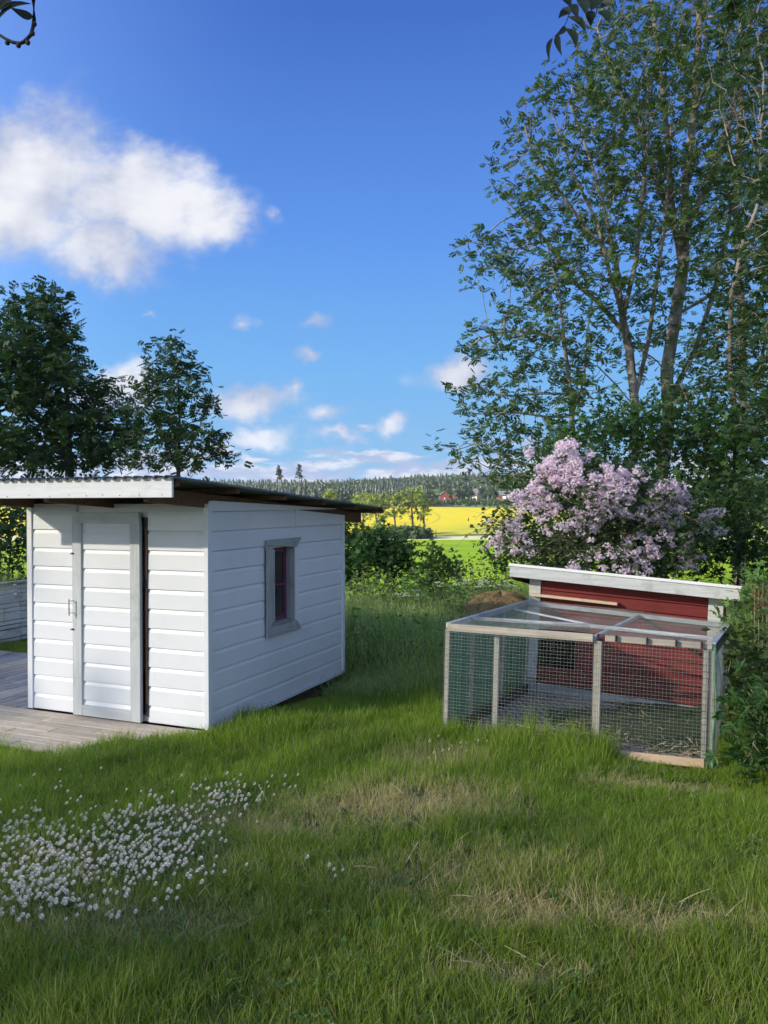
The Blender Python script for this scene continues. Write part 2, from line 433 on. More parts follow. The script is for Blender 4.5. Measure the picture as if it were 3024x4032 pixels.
def mat_wood(name, c1, c2, c3, rough=.8, scale=6, axis='x', ang=0.0, grain=18, vary=.12, bmp=.4):
    """grain stretched along a horizontal direction (ang) or vertical (axis z)"""
    m, t, b = principled(name)
    st = (1.2, grain, grain) if axis == 'x' else (grain, grain, 1.2)
    P = t.mapping(geo(t), (1, 1, 1), (0, 0, -ang)); P = t.mapping(P, st)
    n = t.noise(P, scale*.35, 6, .65, dist=.6); n2 = t.noise(geo(t), 5, 4, .6)
    col = t.mix(t.smooth(n, .3, .7), (*c1, 1), (*c2, 1)); col = t.mix(t.smooth(n2, .52, .72, 0, .8), col, (*c3, 1))
    r = t.node('ShaderNodeObjectInfo').outputs['Random']
    hs = t.node('ShaderNodeHueSaturation'); t.put(hs.inputs['Color'], col); t.put(hs.inputs['Value'], t.smooth(r, 0, 1, 1-vary, 1+vary))
    t.put(b.inputs['Base Color'], hs.outputs[0]); b.inputs['Roughness'].default_value = rough; b.inputs['Specular IOR Level'].default_value = .25
    bump(t, b, n, bmp, .003)
    return m
TH = math.radians(22.4857)
ANG_U = math.atan2(math.sin(TH), -math.cos(TH))
MAT = dict(
    ground=mat_ground(), lawn=mat_grass('lawn_grass'), tall=mat_grass('tall_grass', True), vinyl=mat_vinyl(),
    whitewood=mat_wood('white_painted_wood', (.66, .67, .66), (.74, .75, .74), (.56, .57, .55), ang=ANG_U, vary=.04, bmp=.25),
    greyframe=mat_wood('whitewashed_wood', (.45, .475, .475), (.55, .575, .575), (.40, .42, .41), axis='z', vary=.04, bmp=.25),
    greyframe_h=mat_wood('whitewashed_wood_cross', (.45, .475, .475), (.55, .575, .575), (.40, .42, .41), ang=ANG_U, vary=.04, bmp=.25),
    weathered=mat_wood('weathered_grey_wood', (.26, .275, .275), (.39, .40, .395), (.22, .22, .19), axis='z', vary=.08),
    weathered_h=mat_wood('weathered_grey_wood_cross', (.26, .275, .275), (.39, .40, .395), (.22, .22, .19), ang=ANG_U+math.pi/2, vary=.08),
    brown=mat_wood('brown_timber', (.10, .055, .032), (.17, .095, .05), (.07, .04, .03), ang=ANG_U, vary=.1),
    jamb=mat_wood('brown_jamb', (.20, .085, .035), (.28, .13, .06), (.14, .065, .03), axis='z'),
    sleeper=mat_wood('dark_sleeper', (.06, .048, .036), (.11, .09, .065), (.05, .06, .03), ang=ANG_U+math.pi/2),
    deck_u=mat_wood('weathered_deck', (.43, .365, .285), (.60, .525, .42), (.44, .33, .22), ang=ANG_U, vary=.12),
    deck_v=mat_wood('weathered_grey_deck', (.23, .22, .21), (.38, .37, .36), (.20, .16, .11), ang=ANG_U+math.pi/2, vary=.16),
    roof=mat_noise('corrugated_sheet', (.075, .095, .095), (.12, .145, .145), .45, 3, c3=(.16, .18, .16), metallic=.2),
    fenceboard=mat_wood('old_white_board', (.50, .52, .50), (.62, .64, .63), (.36, .38, .32), ang=ANG_U+math.pi/2, vary=.1),
    red=mat_wood('falu_red_board', (.155, .024, .023), (.205, .034, .031), (.12, .022, .020), ang=-.42, vary=.1, rough=.75, bmp=.3),
    coopwhite=mat_wood('chalky_white_board', (.44, .46, .44), (.58, .59, .56), (.33, .35, .31), ang=-.42, vary=.05),
    post=mat_wood('pale_timber_post', (.27, .26, .22), (.39, .37, .32), (.22, .22, .18), axis='z', vary=.1),
    rail=mat_wood('pale_timber_rail', (.30, .27, .22), (.43, .39, .32), (.24, .23, .18), ang=-.42, vary=.1),
    newrail=mat_wood('fresh_timber_plank', (.46, .32, .20), (.60, .46, .32), (.40, .34, .24), ang=-.42),
    greyrail=mat_wood('silvery_timber', (.36, .39, .40), (.52, .55, .56), (.30, .32, .32), ang=-.42, vary=.08),
    wire=mat_noise('galvanised_wire', (.24, .27, .25), (.37, .40, .37), .45, 30, metallic=.45, bmp=0),
    darkwire=mat_noise('dark_green_wire', (.020, .030, .026), (.035, .05, .042), .5, 30, bmp=0),
    black=mat_noise('black_metal', (.012, .012, .014), (.03, .03, .03), .45, 20, bmp=0),
    steel=mat_noise('brushed_steel', (.45, .45, .45), (.6, .6, .6), .3, 30, metallic=.9, bmp=0),
    pinkpaint=mat_noise('plum_paint', (.13, .025, .075), (.18, .035, .10), .5, 20),
    dark=mat_noise('dark_interior', (.012, .011, .010), (.02, .018, .016), .9, 6),
    bark=mat_noise('ash_bark', (.10, .085, .065), (.30, .27, .22), .9, 7, (1, 1, .35), bmp=.8, bdist=.03, c3=(.05, .055, .03), scale3=2.5),
    darkbark=mat_noise('dark_bark', (.035, .03, .024), (.09, .078, .06), .9, 9, (1, 1, .35), bmp=.8, bdist=.03),
    twig=mat_noise('twig_bark', (.17, .145, .10), (.33, .29, .21), .9, 12, (1, 1, .4), bmp=.3),
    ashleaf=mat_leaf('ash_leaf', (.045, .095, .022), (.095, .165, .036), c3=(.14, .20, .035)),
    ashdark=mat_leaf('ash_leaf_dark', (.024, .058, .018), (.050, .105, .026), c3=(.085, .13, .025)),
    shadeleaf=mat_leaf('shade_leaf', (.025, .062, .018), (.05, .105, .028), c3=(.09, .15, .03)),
    mapleleaf=mat_leaf('maple_leaf', (.035, .09, .022), (.07, .145, .035)),
    shrubleaf=mat_leaf('shrub_leaf', (.045, .10, .03), (.095, .175, .05), c3=(.14, .22, .05)),
    weedleaf=mat_leaf('weed_leaf', (.08, .17, .035), (.16, .28, .065), c3=(.26, .29, .11)),
    roseleaf=mat_leaf('bush_leaf', (.035, .075, .024), (.075, .125, .04)),
    darkneedle=mat_leaf('spruce_needles', (.012, .027, .015), (.024, .044, .023), trans=.05, patch=.05),
    farleaf=mat_leaf('distant_leaf', (.026, .056, .020), (.058, .098, .030), trans=.2, patch=.04),
    fieldtree=mat_leaf('field_tree_leaf', (.12, .175, .03), (.22, .27, .05), trans=.35, patch=.3),
    hay=mat_noise('matted_hay', (.19, .13, .05), (.40, .30, .14), .9, 30, (1, 4, 4), bmp=.8, bdist=.02),
    straw=mat_noise('straw', (.30, .24, .14), (.48, .40, .25), .8, 20, bmp=0),
    soil=mat_noise('bare_soil', (.16, .135, .105), (.26, .225, .18), .95, 16, c3=(.34, .28, .21), scale3=5, bmp=.8, bdist=.02),
    paver=mat_noise('grey_paver', (.20, .19, .175), (.32, .31, .29), .9, 20, c3=(.34, .28, .20), scale3=6),
    stone=mat_noise('flat_stone', (.16, .155, .145), (.27, .265, .25), .85, 14, bmp=.6),
    rape=mat_rape(),
    crop=mat_field('green_crop', (.16, .27, .006), (.20, .31, .010), (.11, .21, .015), .02, (.5, 4, 1)),
    track=mat_field('pale_verge', (.42, .42, .22), (.50, .48, .32), (.25, .36, .08), .03),
    meadow=mat_field('far_meadow', (.09, .16, .04), (.13, .20, .05), (.07, .12, .035), .01),
    barnred=mat_noise('barn_red', (.13, .022, .017), (.17, .03, .022), .8, 1, bmp=0),
    barnroof=mat_noise('barn_roof', (.10, .105, .11), (.14, .145, .15), .7, .5, bmp=0),
    white=mat_noise('white_paint', (.70, .70, .68), (.78, .78, .76), .6, 3, bmp=0),
    string=mat_noise('white_string', (.62, .64, .60), (.75, .76, .72), .6, 30, bmp=0),
    apple=mat_noise('hanging_branch_bark', (.018, .016, .016), (.04, .035, .03), .8, 60),
)
def mat_simple(name, col, rough=.6, trans=0.0, island=None):
    m, t, b = principled(name)
    c = (*col, 1)
    if island is not None: c = t.mix(geo(t, 'Random Per Island'), (*col, 1), (*island, 1))
    t.put(b.inputs['Base Color'], c); b.inputs['Roughness'].default_value = rough
    if trans:
        tr = t.node('ShaderNodeBsdfTranslucent'); t.put(tr.inputs[0], c)
        mx = t.node('ShaderNodeMixShader'); mx.inputs[0].default_value = trans
        t.l.new(b.outputs[0], mx.inputs[1]); t.l.new(tr.outputs[0], mx.inputs[2]); t.l.new(mx.outputs[0], t.n['Material Output'].inputs[0])
    return m
MAT['pink'] = mat_simple('pink_petal', (.86, .64, .76), .6, .3, (.95, .89, .92))
MAT['clover'] = mat_simple('clover_floret', (.92, .90, .80), .7, .25, (.84, .72, .60))
MAT['cloverleaf'] = mat_simple('clover_leaf', (.05, .13, .03), .6, .25, (.09, .19, .04))
MAT['elder'] = mat_simple('white_umbel', (.72, .74, .68), .7, .2)
def mat_net():
    m, t, b = principled('green_shade_net')
    n = t.noise(t.mapping(geo(t), (14, 14, .6)), 4, 5, .6)
    t.put(b.inputs['Base Color'], t.mix(t.smooth(n, .35, .65), (.07, .21, .115, 1), (.17, .38, .23, 1))); b.inputs['Roughness'].default_value = .7
    tp = t.node('ShaderNodeBsdfTransparent'); mx = t.node('ShaderNodeMixShader')
    t.put(mx.inputs[0], t.smooth(t.noise(t.mapping(geo(t), (90, 90, 12)), 4, 2, .5), .3, .6, .72, 1.0))
    t.l.new(tp.outputs[0], mx.inputs[1]); t.l.new(b.outputs[0], mx.inputs[2]); t.l.new(mx.outputs[0], t.n['Material Output'].inputs[0])
    return m
MAT['net'] = mat_net()
def mat_glass():
    m, t, b = principled('window_glass')
    b.inputs['Base Color'].default_value = (1, 1, 1, 1); b.inputs['Roughness'].default_value = .02
    b.inputs['Transmission Weight'].default_value = 1.0; b.inputs['IOR'].default_value = 1.5
    return m
MAT['glass'] = mat_glass()

# ------------------------------------------------------------------ terrain
A = np.array([-1.44777, 6.54207918, 0.0])                 # front right corner of the white shed
U = np.array([-0.92397477, 0.38245342, 0.0]); Vv = np.array([0.38245342, 0.92397477, 0.0]); Zu = np.array([0, 0, 1.0])
YK = [-60, -10, 0, 2.5, 4.2, 5.5, 7, 8.5, 10, 14, 18, 25, 40, 70, 236, 268, 340, 410, 450, 490, 540, 650, 800, 950, 1400, 3000]
ZK = [.6, .35, .24, .12, .04, -.01, -.04, -.2, -.34, -.55, -.95, -2.3, -5.5, -9, -9, -8.7, -6.6, -3.2, -1.2, -.3, -.2, 5.5, 13, 19, 22, 22]
def sstep(x, a, b):
    t = np.clip((x-a)/(b-a), 0, 1); return t*t*(3-2*t)
def gz(x, y):
    x = np.asarray(x, float); y = np.asarray(y, float)
    z = np.interp(y, YK, ZK)
    for d in (1,):  # soften the knots nearby
        z = (z+np.interp(y-.5, YK, ZK)+np.interp(y+.5, YK, ZK))/3
    w = sstep(-x, 1.9, 2.9)*sstep(-y, -15, -12)*sstep(y, 4.0, 6.5); z = z*(1-w)+(-.09)*w
    z = z-.02*np.clip(x-1, 0, 6)*sstep(y, 2, 6)*(1-sstep(y, 12, 30))
    z = z+.02*np.sin(x*1.7+.6)*np.cos(y*1.3)*(1-sstep(y, 9, 12))+.012*np.sin(x*4.1+y*2.7)
    far = sstep(y, 240, 420); z = z-far*(.012*np.clip(x-20, -40, 120))*(1-sstep(y, 520, 640))
    z = z+sstep(y, 560, 900)*(4*np.sin(x*.006+1.0)+2.5*np.sin(x*.017))
    return z
def make_ground():
    bands = [('ground', [-60, 62], MAT['ground']), ('green_field', [62, 236], MAT['crop']), ('field_verge', [236, 262], MAT['track']),
             ('rapeseed_field', [262, 492], MAT['rape']), ('far_meadow', [492, 3000], MAT['meadow'])]
    for name, (y0, y1), m in bands:
        if name == 'ground':
            ys = np.concatenate([np.arange(-60, -4, 4), np.arange(-4, 14, .25), np.arange(14, 30, .8), np.linspace(30, 62, 14)])
        else: ys = np.linspace(y0, y1, 60 if y1 < 600 else 50)
        t = np.linspace(-1, 1, 141); n = len(t)
        V = []
        for y in ys:
            half = max(40, abs(y)*1.3+30); xs = np.sign(t)*np.abs(t)**(2.2 if name == 'ground' else 1.2)*half
            yy = y+0*xs
            if y > 200: yy = y+sstep(y, 200, 270)*(1-sstep(y, 300, 480))*4*np.sin(xs*.03)
            V.append(np.stack([xs, yy, gz(xs, yy)], -1))
        V = np.concatenate(V); r = len(ys)
        i = (np.arange(r-1)[:, None]*n+np.arange(n-1)[None]).ravel()
        mesh_np(name, V, [np.stack([i, i+1, i+n+1, i+n], -1)], m, None, True, 'structure')
make_ground()

# ------------------------------------------------------------------ the white shed
def P3(u, v, z): return A+U*u+Vv*v+Zu*z
ROWZ = [1.467-.165*k for k in range(-3, 9)]+[0.0]
def lap_board(p_in, along, out, L, z0, z1, zt=None, clip=None):
    """one lap of siding: sloped shoulder below its top edge, undercut bottom"""
    h = z1-z0; prof = [(-.002, z1), (-.002, z1-.005), (.0095, max(z1-.036, z0+.004)), (.0125, z0+.001), (.003, z0+.001), (-.004, z0)]
    mb = MB(); pts = []
    for t in (0, 1):
        for d, z in prof: pts.append(p_in+along*(L*t)+out*d+Zu*z)
    k = len(prof); f = [(i, i+1, k+i+1, k+i) for i in range(k-1)]+[tuple(range(k))[::-1], tuple(range(k, 2*k))]
    if np.dot(np.cross(along, Zu), out) < 0: f = [q[::-1] for q in f]
    return mb.add(pts, f)
def make_shed():
    S = thing('garden_shed', 'small white garden shed with lap siding, single door, plum window and low corrugated roof', 'shed', P3(.97, 1.3, 0))
    SLOPE = -.0628
    roofz = lambda v: 2.055+SLOPE*(v+.763)
    wall_top = lambda v: 1.90-.0612*v
    Wd, Ln = 1.95, 2.6
    # backing walls
    g = MB(); g.box(P3(.035, .012, .0), U*.565, Vv*.05, Zu*1.86); g.box(P3(.60, .03, 1.745), U*.8, Vv*.03, Zu*.115); g.box(P3(.60, .03, 0), U*.8, Vv*.03, Zu*.05)
    g.box(P3(1.385, .012, 0), U*.53, Vv*.05, Zu*1.86); g.build('front_wall', MAT['vinyl'], S)
    g = MB()
    def wallbox(u0, u1, v0, v1, z0=.0, za=None):
        p = [P3(u0, v0, z0), P3(u1, v0, z0), P3(u1, v1, z0), P3(u0, v1, z0)]
        top = [wall_top(v0)-.03, wall_top(v0)-.03, wall_top(v1)-.03, wall_top(v1)-.03] if za is None else [za]*4
        q = [P3(u0, v0, top[0]), P3(u1, v0, top[1]), P3(u1, v1, top[2]), P3(u0, v1, top[3])]
        g.hexa(p[::-1]+q[::-1])
    wallbox(.012, .07, .064, 1.031); wallbox(.012, .07, 1.455, 2.55); wallbox(.012, .07, 1.0312, 1.4548, 0, .71); wallbox(.012, .07, 1.0312, 1.4548, 1.44)
    g.build('side_wall', MAT['vinyl'], S)
    g = MB(); wallbox(1.88, 1.935, .064, 2.55); g.build('far_side_wall', MAT['vinyl'], S)
    g = MB(); g.box(P3(.02, 2.552, 0), U*1.91, Vv*.045, Zu*1.70); g.build('back_wall', MAT['vinyl'], S)
    MB().box(P3(.075, .07, -.02), U*1.8, Vv*2.47, Zu*.03).build('floor_panel', MAT['brown'], S)
    # siding laps of the front
    rows = [(1.86, 1.797)]+[(ROWZ[i], ROWZ[i+1]) for i in range(1, len(ROWZ)-1)]
    rows = [(1.845, 1.797), (1.797, 1.632), (1.632, 1.467)]+[(1.467-.165*k, 1.467-.165*(k+1)) for k in range(8)]+[(.147, .006)]
    for z1, z0 in rows:
        lap_board(P3(1.383, .01, 0), U, -Vv, 1.89-1.383, z0, z1).build('siding_board', MAT['vinyl'], S)
        lap_board(P3(.03, .01, 0), U, -Vv, .60-.03, z0, z1).build('siding_board', MAT['vinyl'], S)
    # side laps, cut round the window and under the sloping top
    for z1, z0 in [(1.885, 1.797)]+rows[1:]:
        def side(v0, v1):
            vend = min(v1, (1.90-.012-z1)/.0612+.0) if wall_top(v1)-.012 < z1 else v1
            if vend <= v0+.02:
                # board cut on the slope
                za, zb = wall_top(v0)-.012, wall_top(v1)-.012
                if za <= z0+.01: return
                m = MB(); zb = max(zb, z0+.004)
                m.hexa([P3(.01, v0, z0), P3(-.013, v0, z0), P3(-.013, v1, z0), P3(.01, v1, z0), P3(.01, v0, za), P3(-.013, v0, za), P3(-.013, v1, zb), P3(.01, v1, zb)]).build('siding_board', MAT['vinyl'], S); return
            lap_board(P3(.01, v0, 0), Vv, -U, vend-v0, z0, z1).build('siding_board', MAT['vinyl'], S)
            if vend < v1-.02:
                m = MB(); zb = max(wall_top(v1)-.012, z0+.004)
                m.hexa([P3(.01, vend, z0), P3(-.013, vend, z0), P3(-.013, v1, z0), P3(.01, v1, z0), P3(.01, vend, z1), P3(-.013, vend, z1), P3(-.013, v1, zb), P3(.01, v1, zb)]).build('siding_board', MAT['vinyl'], S)
        if z0 < 1.46 and z1 > .70:
            side(.05, .895); side(1.56, 2.545)
            if z0 < .62 < z1 or z1 <= .78: pass
        else: side(.05, 2.545)
    # flat patches of siding above and below the window openings, and the white channel where the right trim is missing
    MB().box(P3(.01, 1.459, .60), Vv*.098, -U*.014, Zu*.93).build('window_channel', MAT['vinyl'], S)
    # corner trims
    MB().box(P3(-.018, -.016, .0), U*.046, Vv*.024, Zu*1.86).box(P3(-.018, .009, .0), U*.02, Vv*.04, Zu*1.88).build('corner_trim', MAT['vinyl'], S, bevel=.003)
    MB().box(P3(1.891, -.014, .0), U*.06, Vv*.024, Zu*1.84).build('corner_trim', MAT['vinyl'], S, bevel=.003)
    MB().box(P3(-.016, 2.547, -.03), U*.03, Vv*.055, Zu*1.76).build('corner_trim', MAT['vinyl'], S, bevel=.003)
    MB().box(P3(-.019, .05, -.035), U*.03, Vv*2.497, Zu*.038).build('base_trim', MAT['vinyl'], S, bevel=.002)
    # door slot
    MB().box(P3(.6055, .006, .05), U*.030, Vv*.02, Zu*1.695).build('door_jamb', MAT['jamb'], S)
    MB().box(P3(.6005, -.012, .05), U*.004, Vv*.05, Zu*1.695).build('slot_trim', MAT['black'], S)
    for z in (.08, 1.14, 1.66):
        MB().box(P3(.612, .0, z), U*.028, Vv*.03, Zu*.075).build('hinge', MAT['black'], S, bevel=.003)
    # door
    D = bpy.data.objects.new('door', None); COL.objects.link(D); D.parent = S; D.location = tuple(P3(1.015, -.02, 0)-wloc(S))
    fv0, fd = -.052, .036
    MB().box(P3(.755, -.022, .03), U*.53, Vv*.03, Zu*1.73).build('door_core', MAT['vinyl'], D)
    MB().box(P3(1.282, fv0, .006), U*.101, Vv*fd, Zu*1.684).build('door_stile', MAT['greyframe'], D, bevel=.002)
    MB().box(P3(.647, fv0, .006), U*.104, Vv*fd, Zu*1.684).build('door_stile', MAT['greyframe'], D, bevel=.002)
    m = MB(); m.hexa([P3(.647, fv0, 1.6915), P3(1.383, fv0, 1.6915), P3(1.383, fv0+fd, 1.6915), P3(.647, fv0+fd, 1.6915), P3(.662, fv0, 1.79), P3(1.372, fv0, 1.79), P3(1.372, fv0+fd, 1.79), P3(.662, fv0+fd, 1.79)][::-1])
    m.build('door_rail', MAT['greyframe_h'], D, bevel=.002)
    MB().box(P3(.752, fv0+.002, .006), U*.529, Vv*fd, Zu*.094).build('door_rail', MAT['greyframe_h'], D, bevel=.002)
    for z1, z0 in [(1.69, 1.632), (1.632, 1.467)]+[(1.467-.165*k, 1.467-.165*(k+1)) for k in range(8)]+[(.147, .102)]:
        lap_board(P3(.7525, -.022, 0), U, -Vv, .529, z0-.003, z1-.003).build('door_board', MAT['vinyl'], D)
    h = MB(); hx = 1.376
    h.tube([P3(hx, fv0-.045, .885), P3(hx, fv0-.045, 1.03)], .006, 8)
    for z in (.905, 1.01): h.tube([P3(hx, fv0, z), P3(hx, fv0-.045, z)], .004, 6)
    h.build('door_handle', MAT['steel'], D)
    for z in (1.427, .76):
        h = MB(); h.box(P3(1.365, fv0-.012, z-.008), U*.016, Vv*.012, Zu*.014); h.tube([P3(1.37, fv0-.01, z), P3(1.40, fv0-.006, z-.008), P3(1.415, fv0+.02, z-.006)], .003, 5); h.build('hook', MAT['black'], D)
    # window
    Wn = bpy.data.objects.new('window', None); COL.objects.link(Wn); Wn.parent = S; Wn.location = tuple(P3(0, 1.24, 1.07)-wloc(S))
    d0, d1 = -.034, -.0165      # trim stands proud of the siding
    def quad_trim(pts, nm='window_trim', mt='weathered'):
        m = MB(); m.hexa([P3(d1, v, z) for v, z in pts]+[P3(d0, v, z) for v, z in pts]); return m.build(nm, MAT[mt], Wn, bevel=.002)
    quad_trim([(.893, .622), (1.03, .75), (1.03, 1.40), (.893, 1.50)]) if False else quad_trim([(.893, .70), (1.031, .76), (1.031, 1.425), (.893, 1.475)])
    quad_trim([(.893, 1.478), (1.031, 1.428), (1.458, 1.43), (1.556, 1.523), (.893, 1.52)][:0] or [(.893, 1.478), (1.458, 1.43), (1.556, 1.525), (.893, 1.521)], mt='weathered_h')
    quad_trim([(.893, .62), (1.556, .617), (1.458, .713), (.893, .697)], mt='weathered_h')
    # jambs and plum casement set 75 mm inside
    MB().box(P3(-.012, 1.4548, .712), U*.10, Vv*-.02, Zu*.724).build('window_jamb', MAT['weathered'], Wn)
    MB().box(P3(-.012, 1.0312, .712), U*.10, Vv*.02, Zu*.724).build('window_jamb', MAT['weathered'], Wn)
    MB().box(P3(-.012, 1.052, .712), U*.10, Vv*.382, Zu*.018).build('window_sill', MAT['weathered_h'], Wn)
    c = MB(); U0 = .072
    for v in (1.052, 1.394): c.box(P3(U0, v, .731), U*.03, Vv*.04, Zu*.70)
    c.box(P3(U0+.001, 1.093, .732), U*.028, Vv*.30, Zu*.045); c.box(P3(U0+.001, 1.093, 1.39), U*.028, Vv*.30, Zu*.04)
    c.build('casement', MAT['pinkpaint'], Wn, bevel=.002)
    MB().box(P3(U0+.003, 1.0925, 1.065), U*.022, Vv*.301, Zu*.02).build('glazing_bar', MAT['pinkpaint'], Wn)
    for z0, z1 in ((.778, 1.064), (1.086, 1.389)):
        MB().box(P3(U0+.012, 1.0928, z0), U*.004, Vv*.3004, Zu*(z1-z0)).build('pane', MAT['glass'], Wn)
    # roof: rafters, purlins, corrugated sheet, white fascia
    R = bpy.data.objects.new('roof', None); COL.objects.link(R); R.parent = S; R.location = tuple(P3(.97, 1.2, 1.95)-wloc(S))
    def sloped(u0, u1, v0, v1, below, h, mt, nm):
        m = MB(); p = [(u0, v0), (u1, v0), (u1, v1), (u0, v1)]
        m.hexa([P3(a, b, roofz(b)-below-h) for a, b in p][::-1]+[P3(a, b, roofz(b)-below) for a, b in p][::-1]); return m.build(nm, MAT[mt], R, bevel=.003)
    for u0 in (.015, .985, 1.885): sloped(u0, u0+.048, -.715, 3.12, .064, .115, 'brown', 'rafter')
    for v0 in (-.74, .05, .83, 1.61, 2.39, 3.13):
        sloped(-.25, 2.2, v0, v0+.05, .018, .044, 'brown', 'purlin')
    m = MB(); z0 = roofz(-.763)-.15
    m.box(P3(-.25, -.785, z0), U*2.46, Vv*.022, Zu*.145); m.build('fascia_board', MAT['whitewood'], R, bevel=.003)
    nl = MB()
    for k in range(13):
        for dz in (.02, .125): nl.ball(P3(-.2+.19*k+.05*math.sin(k*7+dz*40), -.787, z0+dz+.006*math.sin(k*3)), (.004, .004, .004), 5, 3)
    nl.build('nail_head', MAT['black'], R, kind='stuff')
    # corrugated sheet
    pitch = .092; us = []; zs = []
    u0 = -.285
    while u0 < 2.23:
        for du, dz in ((0, 0), (.028, 0), (.040, .018), (.064, .018), (.076, 0)): us.append(u0+du); zs.append(dz)
        u0 += pitch
    us = np.array(us); zs = np.array(zs); vs = np.array([-.825, .5, 1.8, 3.235]); V = []
    for t in (0, .0035):
        for v in vs: V.append(A+U*us[:, None]+Vv*v+Zu*(roofz(v)-.0145+zs[:, None]+t))
    V = np.concatenate(V); n = len(us); r = len(vs); i = (np.arange(r-1)[:, None]*n+np.arange(n-1)[None]).ravel()
    top = np.stack([i, i+1, i+n+1, i+n], -1)+r*n; bot = np.stack([i, i+n, i+n+1, i+1], -1)
    e = np.arange(n-1); fr = np.stack([e, e+1, e+1+r*n, e+r*n], -1); o_ = (r-1)*n; bk = np.stack([e+o_, e+o_+r*n, e+1+o_+r*n, e+1+o_], -1)
    s_ = np.arange(r-1)*n; l = np.stack([s_, s_+r*n, s_+n+r*n, s_+n], -1); s2 = s_+n-1; rr = np.stack([s2, s2+n, s2+n+r*n, s2+r*n], -1)
    mesh_np('corrugated_sheet', V, [np.concatenate([top, bot, fr, bk, l, rr])], MAT['roof'], R)
    # sleepers under the floor
    MB().box(P3(.03, .12, -.045-.13), U*.10, Vv*2.40, Zu*.13).build('base_beam', MAT['sleeper'], S, bevel=.006)
    MB().box(P3(1.75, .12, -.045-.13), U*.10, Vv*2.40, Zu*.13).build('base_beam', MAT['sleeper'], S, bevel=.006)
    for v in (1.2, 2.3):
        MB().box(P3(.0, v, -.42), U*.16, Vv*.18, Zu*.24).build('foundation_block', MAT['stone'], S, bevel=.01)
make_shed()

def make_deck():
    T = thing('wooden_deck', 'low weathered grey plank deck wrapping the front and left of the white shed', 'deck', P3(1.5, -.4, -.05))
    v = -.018; k = 0
    while v > -.80:
        w = .118; u0 = [.03, .2, .34, .44, .58, .62, .62][min(k, 6)]
        cuts = [u0, 1.2+.4*math.sin(k*2.1), 2.6]
        for a, b in zip(cuts[:-1], cuts[1:]):
            MB().box(P3(a+.003, v-w, -.034+random.uniform(-.002, .002)), U*(b-a-.006), Vv*w, Zu*.028).build('deck_board', MAT['deck_u'], T, bevel=.003)
        v -= w+.008; k += 1
    v0 = -.82
    u = 1.975; k = 0
    while u < 5.0:
        if u < 2.6: va = .0
        else: va = -.8
        cut = va+1.2+.5*math.sin(k*1.9)
        for a, b in ((va, cut), (cut, 2.05)):
            if b-a > .1: MB().box(P3(u, a+.003, -.036+random.uniform(-.002, .002)), U*.118, Vv*(b-a-.006), Zu*.028).build('deck_board', MAT['deck_v'], T, bevel=.003)
        u += .127; k += 1
    m = MB()
    m.box(P3(.64, -.86, -.13), U*4.2, Vv*.045, Zu*.09); m.box(P3(4.9, -.8, -.13), U*.045, Vv*2.85, Zu*.09); m.build('deck_joist', MAT['sleeper'], T)
make_deck()

def make_fence():
    T = thing('board_fence', 'low white painted board fence with uneven horizontal boards left of the shed', 'fence', P3(5.15, 3, -.1))
    hs = [.062, .062, .120, .062, .062, .115, .060, .062, .120, .055]
    z = .80; v0, v1 = -.5, 7.0
    for h in hs:
        z -= h
        for a, b in ((v0, 2.9), (2.9, v1)):
            MB().box(P3(5.15+random.uniform(-.004, .004), a+.003, z-.06+random.uniform(-.004, .004)), U*.02, Vv*(b-a-.006), Zu*(h-.012)).build('fence_board', MAT['fenceboard'], T, bevel=.003)
    MB().box(P3(5.12, v0, .755), U*.1, Vv*(v1-v0), Zu*.03).build('top_rail', MAT['weathered_h'], T, bevel=.004)
    for v in (-.4, 1.3, 2.9, 4.6, 6.6): MB().box(P3(5.175, v-.04, -.25), U*.07, Vv*.08, Zu*1.0).build('fence_post', MAT['weathered'], T, bevel=.004)
make_fence()

# ------------------------------------------------------------------ chicken run and hut
RC = np.array([[.909, .412, .06], [-.415, .909, .047], [-.036, -.068, .997]])
OC = np.array([2.29, 5.655, -1.913])+EYE
CX, CY, CZ = -RC[:, 0], RC[:, 1], RC[:, 2]
Dd = 2.371
def cw(p): return np.array(p)+EYE
CR = {  # eight corners of the run (a: right to left, b: front to back, c: up)
    (0, 0, 0): cw((2.304, 5.655, -1.885)), (1, 0, 0): cw((.487, 6.474, -1.882)), (0, 1, 0): cw((3.33, 7.81, -2.09)), (1, 1, 0): cw((1.50, 8.60, -2.02)),
    (0, 0, 1): cw((2.345, 5.697, -1.005)), (1, 0, 1): cw((.515, 6.517, -.978)), (0, 1, 1): cw((3.392, 7.852, -1.18)), (1, 1, 1): cw((1.563, 8.672, -1.044))}
def run(a, b, c):
    p = 0
    for (i, j, k), q in CR.items(): p = p+q*(a if i else 1-a)*(b if j else 1-b)*(c if k else 1-c)
    return p
def bar(mb, p, q, w, d, side, off=(0, 0, 0)):
    """rectangular bar from p to q; w measured along side, d along the third axis; p,q on the centre line"""
    p, q, side = (np.asarray(v, float) for v in (p, q, side)); t = (q-p)/np.linalg.norm(q-p)
    s = side-t*np.dot(side, t); s /= np.linalg.norm(s); n = np.cross(t, s)
    o = p-s*w/2-n*d/2+np.asarray(off)
    return mb.box(o, s*w, n*d, q-p)
def wires(mb, P, n1, n2, r, sag=None):
    """P(s,t)->point; n1 wires at constant s, n2 wires at constant t"""
    for i in range(n1+1):
        s = i/n1; pts = [P(s, t) for t in np.linspace(0, 1, 5)]; V, F = tube_np(np.array(pts), np.full(5, r), 3); mb.addarr(V, F)
    for j in range(n2+1):
        t = j/n2; pts = [P(s, t) for s in np.linspace(0, 1, 7)]; V, F = tube_np(np.array(pts), np.full(7, r), 3); mb.addarr(V, F)
